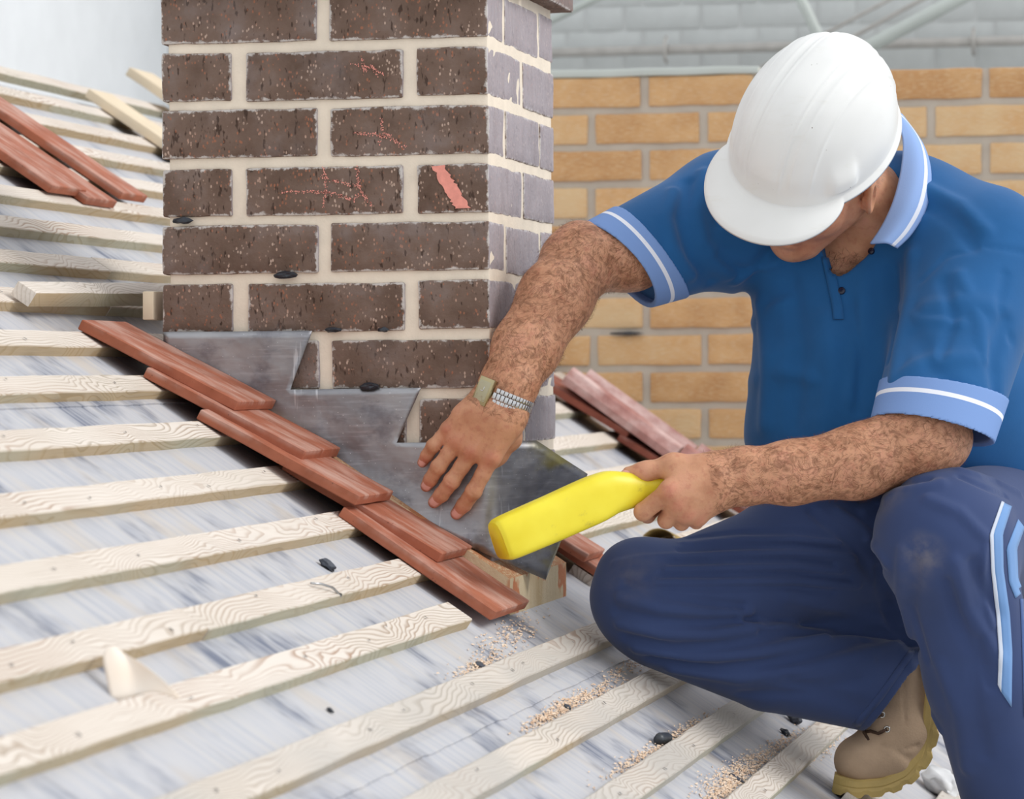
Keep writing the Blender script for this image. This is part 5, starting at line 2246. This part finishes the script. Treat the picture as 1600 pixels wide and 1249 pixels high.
# ------------------------------------------------------------------ wrist watch
def watch():
    WC = at(786, 624, 5.121)
    ac = cv(.925, -.38, 0); ac /= np.linalg.norm(ac)            # across the wrist
    al = cv(.38, .925, 0); al /= np.linalg.norm(al)             # along the arm
    ra, rb = px(43) + .0015, px(31) + .0035
    root = empty('wrist_watch', tuple(WC)); child(root, man)
    root['label'] = 'steel wrist watch with square face'

    def on(th, r=0.0, s=0.0):
        return WC + ac * (ra + r) * math.sin(th) + VIEW * (rb + r) * math.cos(th) + al * s

    def piece(name, th, dth, s, ws, tk, mat, r=0.0):
        """block on the wrist: angular half width dth, half length ws along the arm"""
        c = on(th, r, s)
        tan = on(th + .01, r, s) - on(th - .01, r, s); tan /= np.linalg.norm(tan)
        nn_ = np.cross(tan, al); nn_ *= np.sign(nn_ @ (c - WC)) or 1
        hw = np.linalg.norm(on(th + dth, r) - on(th - dth, r)) / 2
        me = box_mesh(name, hw, ws, tk, (1, 1, 1), min(.0009, tk * .5), 0, 0, 2)
        mw = Matrix.Identity(4)
        for q in range(3):
            mw[q][0], mw[q][1], mw[q][2], mw[q][3] = tan[q], al[q], nn_[q], c[q]
        me.transform(mw)
        o = link(name, me, mat)
        child(o, man); o.parent = root
        o.matrix_parent_inverse = Matrix.Translation(WC).inverted()
        return o
    t = NT('watch_steel', 0.28, 1.0); t.color(S(206, 206, 206)); st = t.m
    t = NT('watch_gold_steel', 0.32, 1.0); t.color(S(176, 164, 128)); gd = t.m
    t = NT('watch_dial', 0.25); t.color(S(176, 170, 140)); dl = t.m
    tc = -.74
    piece('watch_case', tc, .34, 0, .0205, .0046, gd, .001)
    piece('dial', tc, .23, 0, .0150, .0006, dl, .0052)
    piece('watch_hand', tc + .03, .012, .003, .0035, .0003, st, .0060)
    piece('watch_hand', tc - .03, .05, .0, .0006, .0003, st, .0060)
    th = tc + .42
    k = 0
    while th < 1.75:
        off = .0
        piece('link', th, .066, 0, .0046, .0018, st)
        piece('link', th + .07, .066, .0085, .0034, .0016, st)
        piece('link', th + .07, .066, -.0085, .0034, .0016, st)
        th += .145
    # strap closing underneath
    ringp = [on(a, -.0004) for a in np.linspace(1.75, 2 * PI + tc - .3, 16)]
    me = mesh('band', [q + al * s for q in ringp for s in (-.010, .010)], [(2 * i, 2 * i + 1, 2 * i + 3, 2 * i + 2) for i in range(15)], True)
    o = link('band', me, st); child(o, man); o.parent = root
    o.matrix_parent_inverse = Matrix.Translation(WC).inverted()
    so = o.modifiers.new('t', 'SOLIDIFY'); so.thickness = .002


watch()

# ------------------------------------------------------------------ yellow lead dresser in the left hand
def dresser():
    A_, B_, C_, E_ = at(778, 846, 4.99), at(950, 772, 5.062), at(1012, 764, 5.092), at(1108, 742, 5.112)
    pts = [A_, A_ * .97 + B_ * .03, A_ * .9 + B_ * .1, A_ * .5 + B_ * .5, A_ * .15 + B_ * .85, B_ * .95 + C_ * .05, B_ * .45 + C_ * .55, C_, C_ * .5 + E_ * .5, E_ * .96 + C_ * .04, E_]
    ry = [30, 33.5, 35, 36, 37, 35, 28.5, 25, 23, 22, 17]
    rx = [24, 27, 28, 28, 27, 25, 23, 22, 22, 21, 16]
    up_off = [0, 0, 0, 0, 1, 2, 1, 0, 0, 0, 0]
    n = 36
    # smooth the path
    t_ = np.linspace(0, len(pts) - 1, 61)
    P = np.stack([np.interp(t_, range(len(pts)), [p[i] for p in pts]) for i in range(3)], 1)
    RY = np.interp(t_, range(len(pts)), ry); RX = np.interp(t_, range(len(pts)), rx); UO = np.interp(t_, range(len(pts)), up_off)
    for _ in range(3):
        P[3:-3] = (P[2:-4] + P[3:-3] * 2 + P[4:-2]) / 4
        RY[5:-4] = (RY[4:-5] + RY[5:-4] * 2 + RY[6:-3]) / 4; RX[5:-4] = (RX[4:-5] + RX[5:-4] * 2 + RX[6:-3]) / 4
    vs, fs = [], []
    for i in range(61):
        d = P[min(i + 1, 60)] - P[max(i - 1, 0)]; d /= np.linalg.norm(d)
        u = _U - d * (_U @ d); u /= np.linalg.norm(u); s = np.cross(d, u)
        f = min(1, max(0, (t_[i] - 4.2) / 2.6))
        e = .52 * (1 - f) + 1.0 * f
        for k in range(n):
            a = 2 * PI * k / n
            c_, s_ = math.cos(a), math.sin(a)
            x = math.copysign(abs(c_) ** e, c_) * px(RX[i], 5.05) * (1 + .18 * (1 - f) * s_ * -1)
            y = math.copysign(abs(s_) ** e, s_) * px(RY[i], 5.05)
            vs.append(P[i] + s * x + u * (y + px(UO[i])))
    for i in range(60):
        for k in range(n):
            fs.append((i * n + k, i * n + (k + 1) % n, (i + 1) * n + (k + 1) % n, (i + 1) * n + k))
    fs.append(list(range(n))); fs.append([60 * n + k for k in range(n)][::-1])
    me = fix_normals(mesh('lead_dresser', vs, fs, True))
    try:
        me.set_sharp_from_angle(angle=math.radians(60))
    except Exception:
        pass
    t = NT('yellow_plastic', 0.38, spec=0.45)
    p = t.pos()
    c = t.ramp(t.noise(p, 14, 3), [(0.3, S(236, 216, 40)), (0.7, S(248, 232, 66))])
    c = t.mix(t.math('MULTIPLY', t.smooth(t.noise(t.mapping(p, (1, 1, 1)), 34, 5, .7), .58, .74), .5), c, S(176, 158, 70))
    t.color(c)
    t.b.inputs['Subsurface Weight'].default_value = 0.1
    t.b.inputs['Subsurface Radius'].default_value = (.5, .4, .05)
    t.b.inputs['Subsurface Scale'].default_value = .005
    o = link('lead_dresser', me, t.m)
    tag(o, 'yellow plastic lead dressing bat gripped in the left fist', 'mallet')


dresser()
